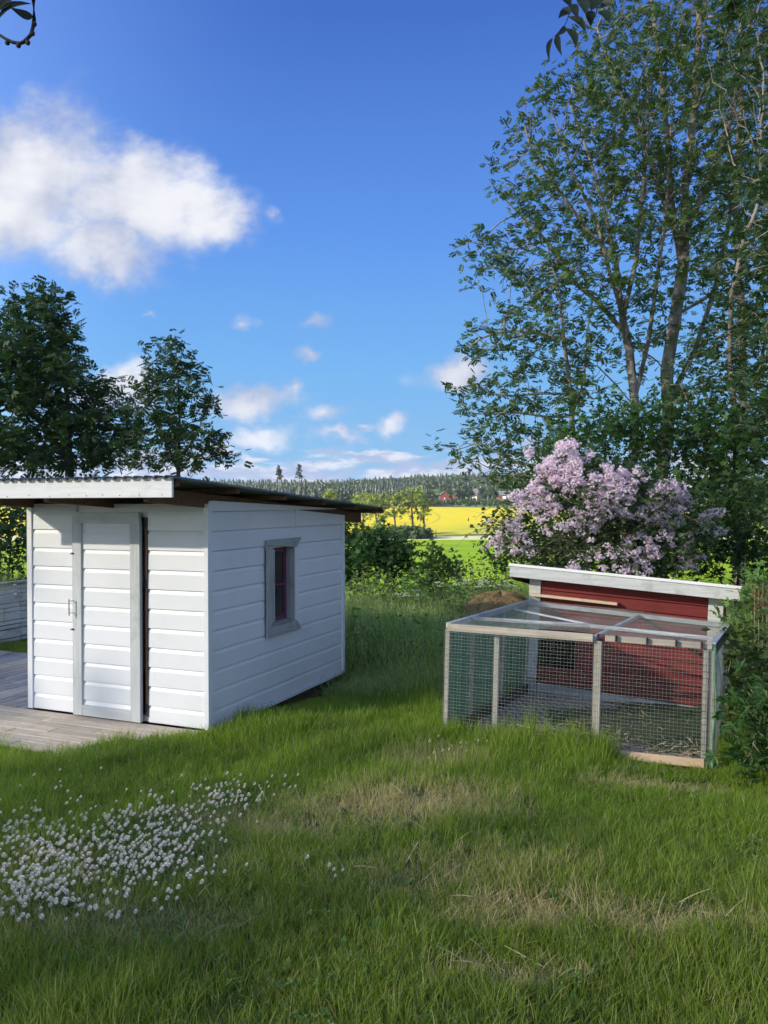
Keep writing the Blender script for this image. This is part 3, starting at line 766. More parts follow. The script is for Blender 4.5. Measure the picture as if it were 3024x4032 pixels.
def make_run():
    T = thing('chicken_run', 'wire mesh chicken run on a timber frame in front of the red coop', 'chicken run', run(.5, .5, 0))
    W = 2.0; fx = (CR[(1, 0, 0)]-CR[(0, 0, 0)]); fx /= np.linalg.norm(fx); by = CY; cz = CZ
    def B(nm, mt, p, q, w, d, side, off=(0, 0, 0), bv=.003): return bar(MB(), p, q, w, d, side, off).build(nm, MAT[mt], T, bevel=bv)
    a1 = .412
    # front rails: wide one left, slimmer one over the gate
    B('top_rail', 'rail', run(a1+.004, 0, .967), run(.997, 0, .963), .060, .035, cz)
    B('top_rail', 'rail', run(.0, 0, .975), run(a1-.04, 0, .975), .045, .035, cz)
    B('side_rail', 'greyrail', run(0, .012, .975), run(0, 1, .965), .045, .045, cz)
    B('side_rail', 'greyrail', run(1, .012, .975), run(1, 1, .965), .045, .045, cz)
    B('back_rail', 'greyrail', run(.01, .98, .965), run(.99, .98, .965), .045, .045, cz)
    B('roof_batten', 'greyrail', run(.012, .23, .985), run(.5, .30, .985), .040, .03, by)
    B('roof_batten', 'greyrail', run(.5, .30, .985), run(.988, .22, .985), .040, .03, by)
    B('roof_batten', 'greyrail', run(.42, .012, .962), run(.42, .975, .962), .034, .03, fx)
    B('roof_batten', 'greyrail', run(.50, .32, .99), run(.93, .60, .99), .03, .015, fx)
    # posts
    for a, b, w in ((1, .012, .04), (0, .01, .042), (.39, .0, .032), (.408, .015, .03), (.02, .0, .036)):
        B('post', 'post', run(a, b, -.04), run(a, b, .945), w, .035, fx)
    for b in (.24, .62, .98): B('post', 'post', run(.99, b, -.03), run(.99, b, .94), .035, .04, by)
    B('post', 'post', run(.80, .03, -.02), run(.80, .03, .93), .042, .035, fx)
    for b in (.5, .98): B('post', 'post', run(.01, b, -.03), run(.01, b, .94), .035, .04, by)
    B('gate_sill', 'newrail', run(.015, -.008, .035), run(.375, -.008, .02), .062, .03, cz)
    # mesh panels
    def panel(nm, P, n1, n2, r, mt='wire'):
        m = MB(); wires(m, P, n1, n2, r); return m.build(nm, MAT[mt], T)
    bow = lambda s, t, k: k*math.sin(math.pi*s)*math.sin(math.pi*t)
    panel('front_mesh', lambda s, t: run(.415+.585*s, 0, .02+.93*t)-by*(.021+bow(s, t, .012)), 44, 32, .0009)
    panel('gate_mesh', lambda s, t: run(.005+.38*s, 0, .02+.93*t)-by*(.021+bow(s, t, .010)), 29, 32, .0009)
    panel('left_mesh', lambda s, t: run(1, s, .02+.93*t)+fx*.024, 88, 32, .0010)
    panel('right_mesh', lambda s, t: run(0, s, .02+.93*t)-fx*.026, 88, 32, .0011)
    sagf = lambda s, t: -cz*(.035*math.sin(math.pi*2.2*s)**2*math.sin(math.pi*t)+.01*math.sin(9*s)*math.sin(7*t+1))
    panel('roof_mesh', lambda s, t: run(s, t, 1.0)+cz*.006+sagf(s, t), 90, 52, .0008)
    # coarse dark garden wire laid over the front and folded round the left end
    panel('coarse_wire', lambda s, t: run(.0+.38*s, 0, -.02+.95*t)-by*(.030+bow(s, t, .012)), 7, 18, .0013, 'darkwire')
    panel('coarse_wire', lambda s, t: run(.39+.645*s, 0, .05+.88*t)-by*(.032+bow(s, t, .015)), 11, 17, .0010, 'darkwire')
    panel('coarse_wire', lambda s, t: run(1.025, .5*s, .0+.93*t), 9, 18, .0010, 'darkwire')
    for s in (.035, .12, .22, .33, .395):
        B('cable_tie', 'black', run(s, -.015, .955), run(s, -.015, 1.01), .012, .045, fx)
    MB().tube([run(-.012, -.01, t)+fx*.01*math.sin(t*9) for t in np.linspace(0, .97, 9)], .006, 5).build('green_hose_tie', MAT['net'], T)
    # dark corner flashing at the right end of the roof
    B('edge_strip', 'black', run(-.012, .0, .955), run(-.012, 1, .945), .085, .006, cz)
    # green netting on the left side, folded
    n = 46; s = np.linspace(.02, .985, n); V = []
    for t in np.linspace(.02, .94, 7):
        for q in s: V.append(run(1, q, t)-fx*(.012+.007*math.sin(q*85+1.5*math.sin(t*3))+.004*math.sin(q*210)))
    V = np.array(V); i = (np.arange(6)[:, None]*n+np.arange(n-1)[None]).ravel()
    mesh_np('shade_net', V, [np.stack([i, i+1, i+n+1, i+n], -1)], MAT['net'], T, True)
    B('kick_board', 'black', run(.965, .03, .05), run(.965, .97, .05), .09, .012, cz)
    # floor
    V = [run(a, b, .0)+cz*(.004+.006*math.sin(a*37)*math.cos(b*31)) for b in np.linspace(.0, 1.0, 30) for a in np.linspace(.0, 1, 30)]
    i = (np.arange(29)[:, None]*30+np.arange(29)[None]).ravel()
    mesh_np('run_floor', np.array(V), [np.stack([i, i+30, i+31, i+1], -1)], MAT['soil'], T, True)
    m = MB(); cnt = 0
    na, nb = 25, 28
    for i in range(na):
        for j in range(nb):
            a = .04+.92*(i+.5*(j % 2))/na; b = .08+.86*j/nb
            if a < .22 and b < .6: continue
            p = run(a, b, 0)+cz*(.010+random.uniform(-.004, .003)); e = fx*.030; g = by*.036
            q = [p-e, p-g*.9, p+e, p+g*.9]; m.hexa([x-cz*.02 for x in q][::-1]+[x+cz*.008 for x in q][::-1])
    m.build('paving_grid', MAT['paver'], T, kind='stuff')
    n = 1900; a = rng.beta(1.1, 2.2, n); b = rng.beta(1.2, 1.8, n)
    pos = np.array([run(x, y, 0)+cz*rng.uniform(.018, .035) for x, y in zip(a, b)])
    rot = rand_rot(n, .12); tv = [(-.03, 0, 0), (.03, 0, 0), (.03, 1, 0), (-.03, 1, 0), (0, .5, .06)]
    V, F = scatter(tv, [[(0, 1, 4), (1, 2, 4), (2, 3, 4), (3, 0, 4)]], pos, rot, rng.uniform(.03, .10, n))
    mesh_np('straw_litter', V, F, MAT['straw'], T, kind='stuff')
    # things lying about
    m = MB(); m.tube([run(.765, .20, .05), run(.71, .17, .055), run(.62, .13, .06), run(.545, .10, .05)], [.008, .009, .008, .006], 6)
    tag(m.build('dry_stick', MAT['newrail'], loc=run(.65, .15, .05)), 'pale dry stick lying on the floor of the chicken run', 'stick')
    p0 = hutp(1.90, .96, -.05); p1 = hutp(.99, .955, -.05)
    m = MB(); bar(m, p0+CZ*.02, p1+CZ*.02, .028, .10, CZ); tag(m.build('loose_lath', MAT['newrail'], loc=p0, bevel=.002), 'pinkish bare lath lying on the mesh roof against the red coop wall', 'plank')
HX = CX+.022*CZ
def hutp(a, c, b=0.0): return OC+CY*(Dd+b)+HX*a+CZ*c
def make_hut():
    T = thing('chicken_coop', 'small falu red chicken coop with white corner boards and sloping white fascia', 'chicken coop', hutp(.95, 0, .5))
    def bx(nm, mt, a0, a1, c0, c1, b0, b1, bv=.003):
        return MB().box(hutp(a0, c0, b0), HX*(a1-a0), CZ*(c1-c0), CY*(b1-b0)).build(nm, MAT[mt], T, bevel=bv)
    # front boards, interrupted by the hatch
    lines = [.045, .115, .232, .348, .463, .578, .693, .808, .923, 1.038, 1.20]
    for c0, c1 in zip(lines[:-1], lines[1:]):
        segs = [(.13, 1.80)]
        if c0 >= .17 and c0 < .57: segs = [(.13, 1.385)]
        for a0, a1 in segs: bx('red_board', 'red', a0, a1, c0+.003, c1-.004, random.uniform(-.002, .002), .022, .004)
    bx('backing', 'dark', .02, 1.385, .02, 1.16, .026, .032); bx('backing', 'dark', 1.385, 1.90, .58, 1.16, .026, .032); bx('backing', 'dark', 1.3855, 1.90, .02, .22, .026, .032)
    bx('hatch_frame', 'red', 1.385, 1.41, .235, .575, -.004, .03); bx('hatch_sill', 'red', 1.41, 1.80, .205, .232, -.012, .03)
    bx('hatch_lintel', 'red', 1.41, 1.80, .572, .590, -.006, .03)
    bx('back_panel', 'dark', .0, 1.92, .0, 1.1, 1.10, 1.12); bx('side_panel', 'red', -.015, .004, .0, 1.09, .03, 1.1); bx('side_panel', 'red', 1.91, 1.93, .0, 1.15, .03, 1.1)
    bx('floor_panel', 'dark', .0, 1.92, .13, .15, .034, 1.1)
    bx('corner_board', 'coopwhite', 1.805, 1.93, .085, 1.20, -.014, .026); bx('corner_board', 'coopwhite', -.012, .128, .03, 1.14, -.014, .026)
    bx('plinth_board', 'weathered_h', .13, 1.80, -.065, .04, -.012, .03); bx('plinth_board', 'weathered', 1.805, 1.93, -.08, .08, -.01, .03); bx('plinth_board', 'weathered', -.01, .128, -.08, .025, -.01, .03)
    # roof
    R = bpy.data.objects.new('roof', None); COL.objects.link(R); R.parent = T; R.location = tuple(hutp(.95, 1.25, .3)-wloc(T))
    def rb(nm, mt, pts, th, bv=.003):   # pts: (a,c,b) quad + thickness upwards
        q = [hutp(*p) for p in pts]; m = MB(); m.hexa(q+[x+CZ*th for x in q]); return m.build(nm, MAT[mt], R, bevel=bv)
    cl = lambda a: 1.248+(a+.165)*.005
    fl, fr = 2.10, -.165
    rb('fascia_board', 'coopwhite', [(fr, 1.132, -.22), (fl, 1.155, -.22), (fl, 1.155, -.195), (fr, 1.132, -.195)], .112, .004)
    rb('metal_edge', 'white', [(fr-.012, 1.246, -.232), (fl+.012, 1.268, -.232), (fl+.012, 1.262, -.12), (fr-.012, 1.240, -.12)], .030, .004)
    rb('roof_sheet', 'roof', [(fr, 1.230, -.118), (fl, 1.252, -.118), (fl, 1.10, 1.25), (fr, 1.08, 1.25)], .02, 0)
    for a in (fl-.025, fr): rb('barge_board', 'brown', [(a, 1.12+.01*(a > 1), -.19), (a+.024, 1.12+.01*(a > 1), -.19), (a+.024, 1.0, 1.2), (a, 1.0, 1.2)], .10)
    for k in range(9): rb('screw', 'white', [(-.05+.26*k, 1.276+.0055*k, -.2), (-.04+.26*k, 1.276+.0055*k, -.2), (-.04+.26*k, 1.276+.0055*k, -.19), (-.05+.26*k, 1.276+.0055*k, -.19)], .009, 0)
make_hut(); make_run()
# flat stones in front of the gate
for i, (dx, dy, s) in enumerate(((1345, 1665, .17), (1408, 1672, .10))):
    c = ground_pt(dx, dy, -.02); c[2] = gz(c[0], c[1])+.004; n = 9; m = MB()
    ring = [c+np.array([s*math.cos(t)*(1+.2*math.sin(3*t)), s*.45*math.sin(t), 0]) for t in np.linspace(0, 2*math.pi, n, endpoint=False)]
    m.add(ring+[r+(c-r)*.12+Zu*.022 for r in ring], [tuple(range(n, 2*n))]+[(k, (k+1) % n, n+(k+1) % n, n+k) for k in range(n)])
    tag(m.build('paving_stone', MAT['stone'], loc=c, bevel=.004), ['larger flat grey stone sunk in the grass before the run gate', 'smaller flat grey stone nearer the right post of the run'][i], 'stone')

# ------------------------------------------------------------------ string fence between shed and coop
for i, (p, q, sg) in enumerate(((at(700, 1262, 15), at(1150, 1297, 12.5), .05), (at(730, 1316, 15), at(1090, 1333, 12.5), .05))):
    pts = [p+(q-p)*t-Zu*sg*4*t*(1-t) for t in np.linspace(-.25, 1.3, 22)]
    tag(MB().tube(pts, .0035, 4).build('fence_string', MAT['string'], loc=p), ['upper white fence string stretched across the tall grass', 'lower white fence string half hidden in the tall grass'][i], 'string')

# ------------------------------------------------------------------ grass
def blade_mesh(n, rad, h, w, seg=3, lean=.35, seedhead=0.0):
    V, F4, F3 = [], [], []
    for _ in range(n):
        a = random.uniform(0, 6.283); r = rad*math.sqrt(random.random()); x, y = r*math.cos(a), r*math.sin(a)
        hh = h*random.uniform(.45, 1.15); ww = w*random.uniform(.6, 1.2); la = random.uniform(0, 6.283); ln = lean*random.uniform(.1, 1.3)*hh
        dx, dy = math.cos(la)*ln, math.sin(la)*ln; fa = random.uniform(0, 6.283); fx, fy = math.cos(fa)*ww/2, math.sin(fa)*ww/2
        b = len(V)
        for i in range(seg):
            t = i/seg; k = 1-.75*t**1.5
            cx, cy, cz = x+dx*t*t, y+dy*t*t, hh*(t-.18*t*t*ln/hh)
            V += [(cx-fx*k, cy-fy*k, cz), (cx+fx*k, cy+fy*k, cz)]
        tip = (x+dx, y+dy, hh*(1-.18*ln/hh)); V.append(tip)
        for i in range(seg-1): F4.append((b+2*i, b+2*i+1, b+2*i+3, b+2*i+2))
        F3.append((b+2*seg-2, b+2*seg-1, b+2*seg))
        if random.random() < seedhead:
            for q in range(7):
                c = np.array(tip)+np.array([random.uniform(-.012, .012), random.uniform(-.012, .012), .02-q*.018]); b = len(V)
                V += [tuple(c+np.array([-.004, 0, 0])), tuple(c+np.array([.004, .002, 0])), tuple(c+np.array([0, 0, .028]))]; F3.append((b, b+1, b+2))
    return np.array(V), [f for f in (F4, F3) if f]
def tuft_collection(name, specs, mat):
    c = bpy.data.collections.new(name)
    for i, kw in enumerate(specs):
        V, F = blade_mesh(**kw); me = bpy.data.meshes.new('grass_tuft')
        me.from_pydata(V.tolist(), [], [tuple(q) for f in F for q in f]); me.materials.append(mat); me.update()
        o = bpy.data.objects.new('grass_tuft', me); c.objects.link(o)
    return c
def instancer(name, pts, scl, rotz, tilt, coll, label=None, cat=None):
    me = bpy.data.meshes.new(name); n = len(pts); me.vertices.add(n); me.vertices.foreach_set('co', np.asarray(pts, np.float32).ravel())
    a = me.attributes.new('gscale', 'FLOAT_VECTOR', 'POINT'); a.data.foreach_set('vector', np.asarray(scl, np.float32).ravel())
    r = np.stack([tilt[:, 0], tilt[:, 1], rotz], -1); a = me.attributes.new('grot', 'FLOAT_VECTOR', 'POINT'); a.data.foreach_set('vector', r.astype(np.float32).ravel())
    o = bpy.data.objects.new(name, me); COL.objects.link(o)
    ng = bpy.data.node_groups.new(name, 'GeometryNodeTree')
    ng.interface.new_socket('Geometry', in_out='INPUT', socket_type='NodeSocketGeometry'); ng.interface.new_socket('Geometry', in_out='OUTPUT', socket_type='NodeSocketGeometry')
    N = ng.nodes; L = ng.links; gi = N.new('NodeGroupInput'); go = N.new('NodeGroupOutput'); io = N.new('GeometryNodeInstanceOnPoints')
    ci = N.new('GeometryNodeCollectionInfo'); ci.inputs['Collection'].default_value = coll; ci.inputs['Separate Children'].default_value = True; ci.inputs['Reset Children'].default_value = True
    at1 = N.new('GeometryNodeInputNamedAttribute'); at1.data_type = 'FLOAT_VECTOR'; at1.inputs[0].default_value = 'gscale'
    at2 = N.new('GeometryNodeInputNamedAttribute'); at2.data_type = 'FLOAT_VECTOR'; at2.inputs[0].default_value = 'grot'
    e2r = N.new('FunctionNodeEulerToRotation'); L.new(at2.outputs['Attribute'], e2r.inputs[0])
    L.new(gi.outputs[0], io.inputs['Points']); L.new(ci.outputs[0], io.inputs['Instance']); io.inputs['Pick Instance'].default_value = True
    ri = N.new('FunctionNodeRandomValue'); ri.data_type = 'INT'; ri.inputs['Min'].default_value = 0; ri.inputs['Max'].default_value = len(coll.objects)-1 if len(coll.objects) > 1 else 0
    L.new([s for s in ri.outputs if s.type == 'INT'][0], io.inputs['Instance Index'])
    L.new(e2r.outputs[0], io.inputs['Rotation']); L.new(at1.outputs['Attribute'], io.inputs['Scale']); L.new(io.outputs[0], go.inputs[0])
    md = o.modifiers.new('scatter', 'NODES'); md.node_group = ng
    tag(o, label, cat, kind='stuff'); return o
def uv_of(x, y):
    P = np.stack([x-A[0], y-A[1]], -1); return P@U[:2], P@Vv[:2]
def blocked(x, y, m=0.02):
    u, v = uv_of(x, y)
    shed = (u > -m) & (u < 1.97) & (v > -.02) & (v < 2.6+m)
    edge = np.interp(u, [.0, .1, .35, .55, .64, .66, 5], [0, -.12, -.38, -.55, -.66, -.80, -.80])
    deck = (u > .02) & (u < 5.0) & (v > edge) & (v <= .0)
    deck |= (u > 1.95) & (u < 5.0) & (v > -.8) & (v < 2.06)
    Q = np.stack([x, y], -1)-CR[(0, 0, 0)][:2]; E1 = (CR[(1, 0, 0)]-CR[(0, 0, 0)])[:2]; E2 = (CR[(0, 1, 0)]-CR[(0, 0, 0)])[:2]
    Mi = np.linalg.inv(np.stack([E1, E2], -1)); ab = Q@Mi.T
    rn = (ab[:, 0] > -.01) & (ab[:, 0] < 1.01) & (ab[:, 1] > -.005) & (ab[:, 1] < 1.45)
    return shed | deck | rn, ab, u, v
def noise2(x, y, f=1.0, seed=0):
    v = 0
    for k, (fx, fy, ph) in enumerate(((1.0, .6, .3), (-.7, 1.1, 1.9), (1.9, 1.3, 4.1), (2.7, -2.3, 2.2), (-4.1, 3.3, 5.0))):
        v = v+np.sin(f*(fx*x+fy*y)+ph+seed)/(1+.5*k)
    return v/2.6
def frustum_pts(n, y0, y1, power=1.0, margin=.25):
    y = y0+(y1-y0)*rng.random(n)**power; half = y*.49+margin*2; x = rng.uniform(-1, 1, n)*half
    return x, y
lawn_c = tuft_collection('lawn_tufts', [dict(n=34, rad=.07, h=.085, w=.0042, lean=.5) for _ in range(5)]+[dict(n=26, rad=.07, h=.12, w=.0045, lean=.7) for _ in range(3)], MAT['lawn'])
tall_c = tuft_collection('meadow_tufts', [dict(n=30, rad=.12, h=.62, w=.006, seg=4, lean=.5, seedhead=.45) for _ in range(6)], MAT['tall'])
def make_lawn():
    dens = []
    X, Y = [], []
    # uniform density per square metre, out a little beyond the frame on both sides
    for y0, y1, d in ((1.6, 4.0, 620), (4.0, 6.0, 480), (6.0, 8.5, 380), (8.5, 11.0, 260)):
        half = y1*.5+.5; n = int((y1-y0)*2*half*d); X.append(rng.uniform(-half, half, n)); Y.append(rng.uniform(y0, y1, n))
    x = np.concatenate(X); y = np.concatenate(Y)
    bl, ab, u, v = blocked(x, y); dry = dry_value(x, y)
    keep = ~bl & (rng.random(len(x)) > dry*.55)
    x, y, dry, ab, u, v = (q[keep] for q in (x, y, dry, ab, u, v))
    z = gz(x, y); h = 1.0+.42*noise2(x, y, 2.2)+.32*noise2(x, y, 6, 3)
    h *= (1-.55*dry)
    h *= 1+.25*sstep(y, 5.0, 6.5)
    # uncut fringes: along the deck, the shed side and the run
    fr = np.exp(-np.clip(np.abs(v+.85), 0, 9)*5)*(u > -.1)*(u < 3); h *= 1-.12*fr
    sd = np.exp(-np.clip(-u, 0, 9)*2.2)*(v > .5)*(u < 0); h *= 1-.8*sd
    rf = np.exp(-np.abs(ab[:, 1])*9)*(ab[:, 0] > .33)*(ab[:, 0] < 1.1); h *= 1+1.3*rf
    gt = np.exp(-np.abs(ab[:, 1])*9)*(ab[:, 0] > -.1)*(ab[:, 0] < .33); h *= 1-.35*gt
    mid = sstep(y, 6.6, 8.6)*sstep(x, -.1, .5); h *= 1+1.3*mid
    h = np.clip(h, .3, 3.2); s = np.stack([1+.15*(h-1), 1+.15*(h-1), h], -1)
    n = len(x); tilt = rng.normal(0, .10, (n, 2)); tilt[:, 0] += .1*noise2(x, y, 3, 1)
    instancer('lawn_grass', np.stack([x, y, z-.004], -1), s, rng.uniform(0, 6.28, n), tilt, lawn_c, 'uneven green lawn grass with dry patches in front of the shed and run', 'grass')
def make_meadow():
    n = 34000; y = 7.4+(34-7.4)*rng.random(n)**1.35; x = rng.uniform(-1, 1, n)*(y*.52+1.5)
    bl, ab, u, v = blocked(x, y, .06)
    edge = 7.9+.5*noise2(x, y*0, 1.4)+.5*np.clip(-x, 0, 1); ok = ~bl & (y > edge)
    right = (x > 1.0) & (y < 9) & (ab[:, 0] > -.2); ok &= ~right
    ok &= ~((x < -2.2) & (y < 12.5) & (u < 5.4))
    x, y, u, v = x[ok], y[ok], u[ok], v[ok]; h = (.95+.3*noise2(x, y, 1.3))*(.55+.45*sstep(y, 8.0, 9.6)); h *= 1-.75*np.exp(-np.clip(-u, 0, 9)*1.3)*(v < 2.9)*(u < 0); h *= 1+.35*sstep(y, 9.0, 11.0)*(1-sstep(y, 14, 18)); h = np.clip(h, .2, 1.9)
    h *= 1-.35*sstep(y, 16, 24)
    n = len(x)
    instancer('meadow_grass', np.stack([x, y, gz(x, y)-.01], -1), np.stack([h*.4+.7, h*.4+.7, h], -1), rng.uniform(0, 6.28, n), rng.normal(0, .12, (n, 2)), tall_c, 'tall unmown seeding grass behind the shed and along the field edge', 'grass')
make_lawn(); make_meadow()
def make_herbs():
    n = 1500; y = 8.8+5.5*rng.random(n); x = rng.uniform(-1, 1, n)*3.4+1.0; bl, ab, u, v = blocked(x, y, .1); ok = ~bl & (noise2(x, y, 1.9, 4) > -.05) & (x > -1.2); x, y = x[ok], y[ok]; n = len(x)
    g = np.stack([x, y, gz(x, y)], -1); H = rng.uniform(.35, .85, n); top = g+np.stack([rng.normal(0, .06, n), rng.normal(0, .06, n), H], -1)
    T = thing('meadow_herbs', 'leafy nettles and herbs standing in the tall grass beside the run', 'weeds', (1, 11, -.5)); T['kind'] = 'stuff'
    V, F = seg_tubes(g, top, np.full(n, .003), np.full(n, .0015), 3); mesh_np('herb_stems', V, [F], MAT['weedleaf'], T, kind='stuff')
    i = np.repeat(np.arange(n), 11); k = len(i); f = rng.uniform(.3, 1.05, k)[:, None]; pos = g[i]+(top[i]-g[i])*f+rng.normal(0, .012, (k, 3))
    V, F = scatter(SIMPLE[0], SIMPLE[1], pos, rand_rot(k, .5), rng.uniform(.045, .085, k)); mesh_np('herb_leaves', V, F, MAT['weedleaf'], T, kind='stuff')
make_herbs()

# hay stalks and bents lying in the lawn
def make_stalks():
    n = 700; x = []; y = []
    for cx, cy, rx, ry, w in DRY:
        k = int(90*w*(rx*ry)/.3)+30; t = rng.normal(0, .55, (k, 2)); x.append(cx+t[:, 0]*rx); y.append(cy+t[:, 1]*ry)
    x = np.concatenate(x); y = np.concatenate(y); bl, *_ = blocked(x, y); x, y = x[~bl], y[~bl]; n = len(x)
    pos = np.stack([x, y, gz(x, y)+rng.uniform(.02, .06, n)], -1)
    tv = [(-.012, 0, 0), (.012, 0, 0), (.012, .5, .05), (-.012, .5, .05), (.008, 1, 0), (-.008, 1, 0)]
    V, F = scatter(tv, [[(0, 1, 2, 3), (3, 2, 4, 5)]], pos, rand_rot(n, .25), rng.uniform(.05, .16, n))
    o = mesh_np('dry_stalks', V, F, MAT['straw'], kind='stuff'); tag(o, 'bleached dry grass stalks lying in the thin patches of lawn', 'dead grass')
make_stalks()

def make_weeds():
    n = 9000; y = 1.9+7.0*rng.random(n)**1.2; x = rng.uniform(-1, 1, n)*(y*.5+.4); bl, ab, u, v = blocked(x, y); k = (noise2(x, y, 2.4, 5)+.5*noise2(x, y, 7, 2) > .05)
    ok = ~bl & k; x, y = x[ok], y[ok]; n = len(x); tv = []; tf = []
    for q in range(3):
        a = q*2.094; b = len(tv); cs = lambda r, t: (r*math.cos(a+t), r*math.sin(a+t), .12*r); tv += [(0, 0, 0), cs(.7, -.5), cs(1, 0), cs(.7, .5)]; tf.append((b, b+1, b+2, b+3))
    pos = np.stack([x, y, gz(x, y)+rng.uniform(.03, .085, n)], -1); R = rand_rot(n, .35); V, F = scatter(tv, [tf], pos, R, rng.uniform(.010, .018, n))
    T = thing('lawn_weeds', 'small clover leaves and plantain rosettes growing through the lawn', 'weeds', (0, 5, 0)); T['kind'] = 'stuff'; mesh_np('clover_leaves', V, F, MAT['cloverleaf'], T, kind='stuff')
    m = 170; y = 2.6+6*rng.random(m); x = rng.uniform(-1, 1, m)*(y*.5); bl, *_ = blocked(x, y); x, y = x[~bl], y[~bl]; i = np.repeat(np.arange(len(x)), 7); k = len(i); az = rng.uniform(0, 6.28, k); el = rng.uniform(.25, .8, k)
    Y = np.stack([np.cos(az)*np.cos(el), np.sin(az)*np.cos(el), np.sin(el)], -1); X = np.stack([-np.sin(az), np.cos(az), 0*az], -1); R = np.stack([X, Y, np.cross(X, Y)], -1)
    V, F = scatter(SIMPLE[0], SIMPLE[1], np.stack([x, y, gz(x, y)+.01], -1)[i], R, rng.uniform(.035, .07, k)); mesh_np('rosette_leaves', V, F, MAT['weedleaf'], T, kind='stuff')
make_weeds()

# white clover
def make_clover():
    pts = []
    def blob(cx, cy, rx, ry, n):
        t = rng.normal(0, .5, (n, 2)); pts.extend([(cx+a*rx, cy+b*ry) for a, b in t])
    blob(120, 1850, 200, 95, 520); blob(330, 1840, 150, 70, 230); blob(60, 1930, 120, 60, 110); blob(480, 1722, 95, 34, 95); blob(350, 1765, 170, 42, 110)
    blob(230, 1950, 120, 40, 30); blob(150, 1700, 260, 50, 12); blob(620, 1690, 60, 20, 5)
    g2 = [(930, 1612), (950, 1600), (957, 1622), (972, 1608), (990, 1604), (1003, 1612), (1012, 1600), (1024, 1598), (1036, 1604), (1048, 1602), (965, 1632), (985, 1628), (1000, 1625), (925, 1640), (940, 1634), (715, 1872), (728, 1876), (738, 1880), (664, 1864), (722, 1886)]
    def build(pl, nm, label):
        c = []
        for dx, dy in pl:
            if dy > 2000 or dx < -60: continue
            p = ground_pt(dx, dy, .0)
            for _ in range(3): p = ground_pt(dx, dy, float(gz(p[0], p[1]))+.09)
            c.append((p[0], p[1]))
        c = np.array(c); bl, *_ = blocked(c[:, 0], c[:, 1]); c = c[~bl]; n = len(c)
        z = gz(c[:, 0], c[:, 1]); hh = rng.uniform(.07, .135, n)
        top = np.stack([c[:, 0]+rng.normal(0, .012, n), c[:, 1]+rng.normal(0, .012, n), z+hh], -1); base = np.stack([c[:, 0], c[:, 1], z], -1)
        # flower head: ball of small florets pointing outwards
        tv, tf = [], []
        for i in range(26):
            ph = i*2.39996; ct = 1-1.65*(i+.5)/26; st = math.sqrt(max(0, 1-ct*ct)); d = np.array([st*math.cos(ph), st*math.sin(ph), ct])
            a = np.cross(d, (.3, .2, .9)); a /= np.linalg.norm(a); e = np.cross(d, a); b = len(tv)
            tv += [tuple(d*.35-a*.16), tuple(d*.35+a*.16), tuple(d*1.0+a*.17+e*.1), tuple(d*1.0-a*.17+e*.1)]; tf.append((b, b+1, b+2, b+3))
        s = rng.uniform(.0072, .0125, n)
        V1, F1 = scatter(tv, [tf], top, rand_rot(n, .3)*0+np.eye(3)[None], s)
        o = thing(nm, label, 'clover', (c[:, 0].mean(), c[:, 1].mean(), z.mean())); o['kind'] = 'stuff'
        h = mesh_np('flower_heads', V1, F1, MAT['clover'], o, kind='stuff')
        V2, F2 = seg_tubes(base, top, np.full(n, .0016), np.full(n, .0011), 3); mesh_np('flower_stems', V2, [F2], MAT['cloverleaf'], o, kind='stuff')
        k = n*5; idx = rng.integers(0, n, k); lp = base[idx]+np.stack([rng.normal(0, .05, k), rng.normal(0, .05, k), rng.uniform(.03, .075, k)], -1)
        tv = []; tf = []
        for q in range(3):
            a = q*2.094; b = len(tv); cs = lambda r, t: (r*math.cos(a+t), r*math.sin(a+t), .1*r)
            tv += [(0, 0, 0), cs(.7, -.5), cs(1, 0), cs(.7, .5)]; tf.append((b, b+1, b+2, b+3))
        V3, F3 = scatter(tv, [tf], lp, rand_rot(k, .3)[:, :, [0, 1, 2]], rng.uniform(.008, .014, k)); mesh_np('clover_leaves', V3, F3, MAT['cloverleaf'], o, kind='stuff')
    build(pts, 'white_clover', 'dense drift of white clover in flower on the left of the lawn')
    build(g2[:15], 'white_clover', 'small group of white clover flowers before the left end of the chicken run')
    build(g2[15:], 'white_clover', 'few lone white clover heads in the middle of the lawn')
make_clover()

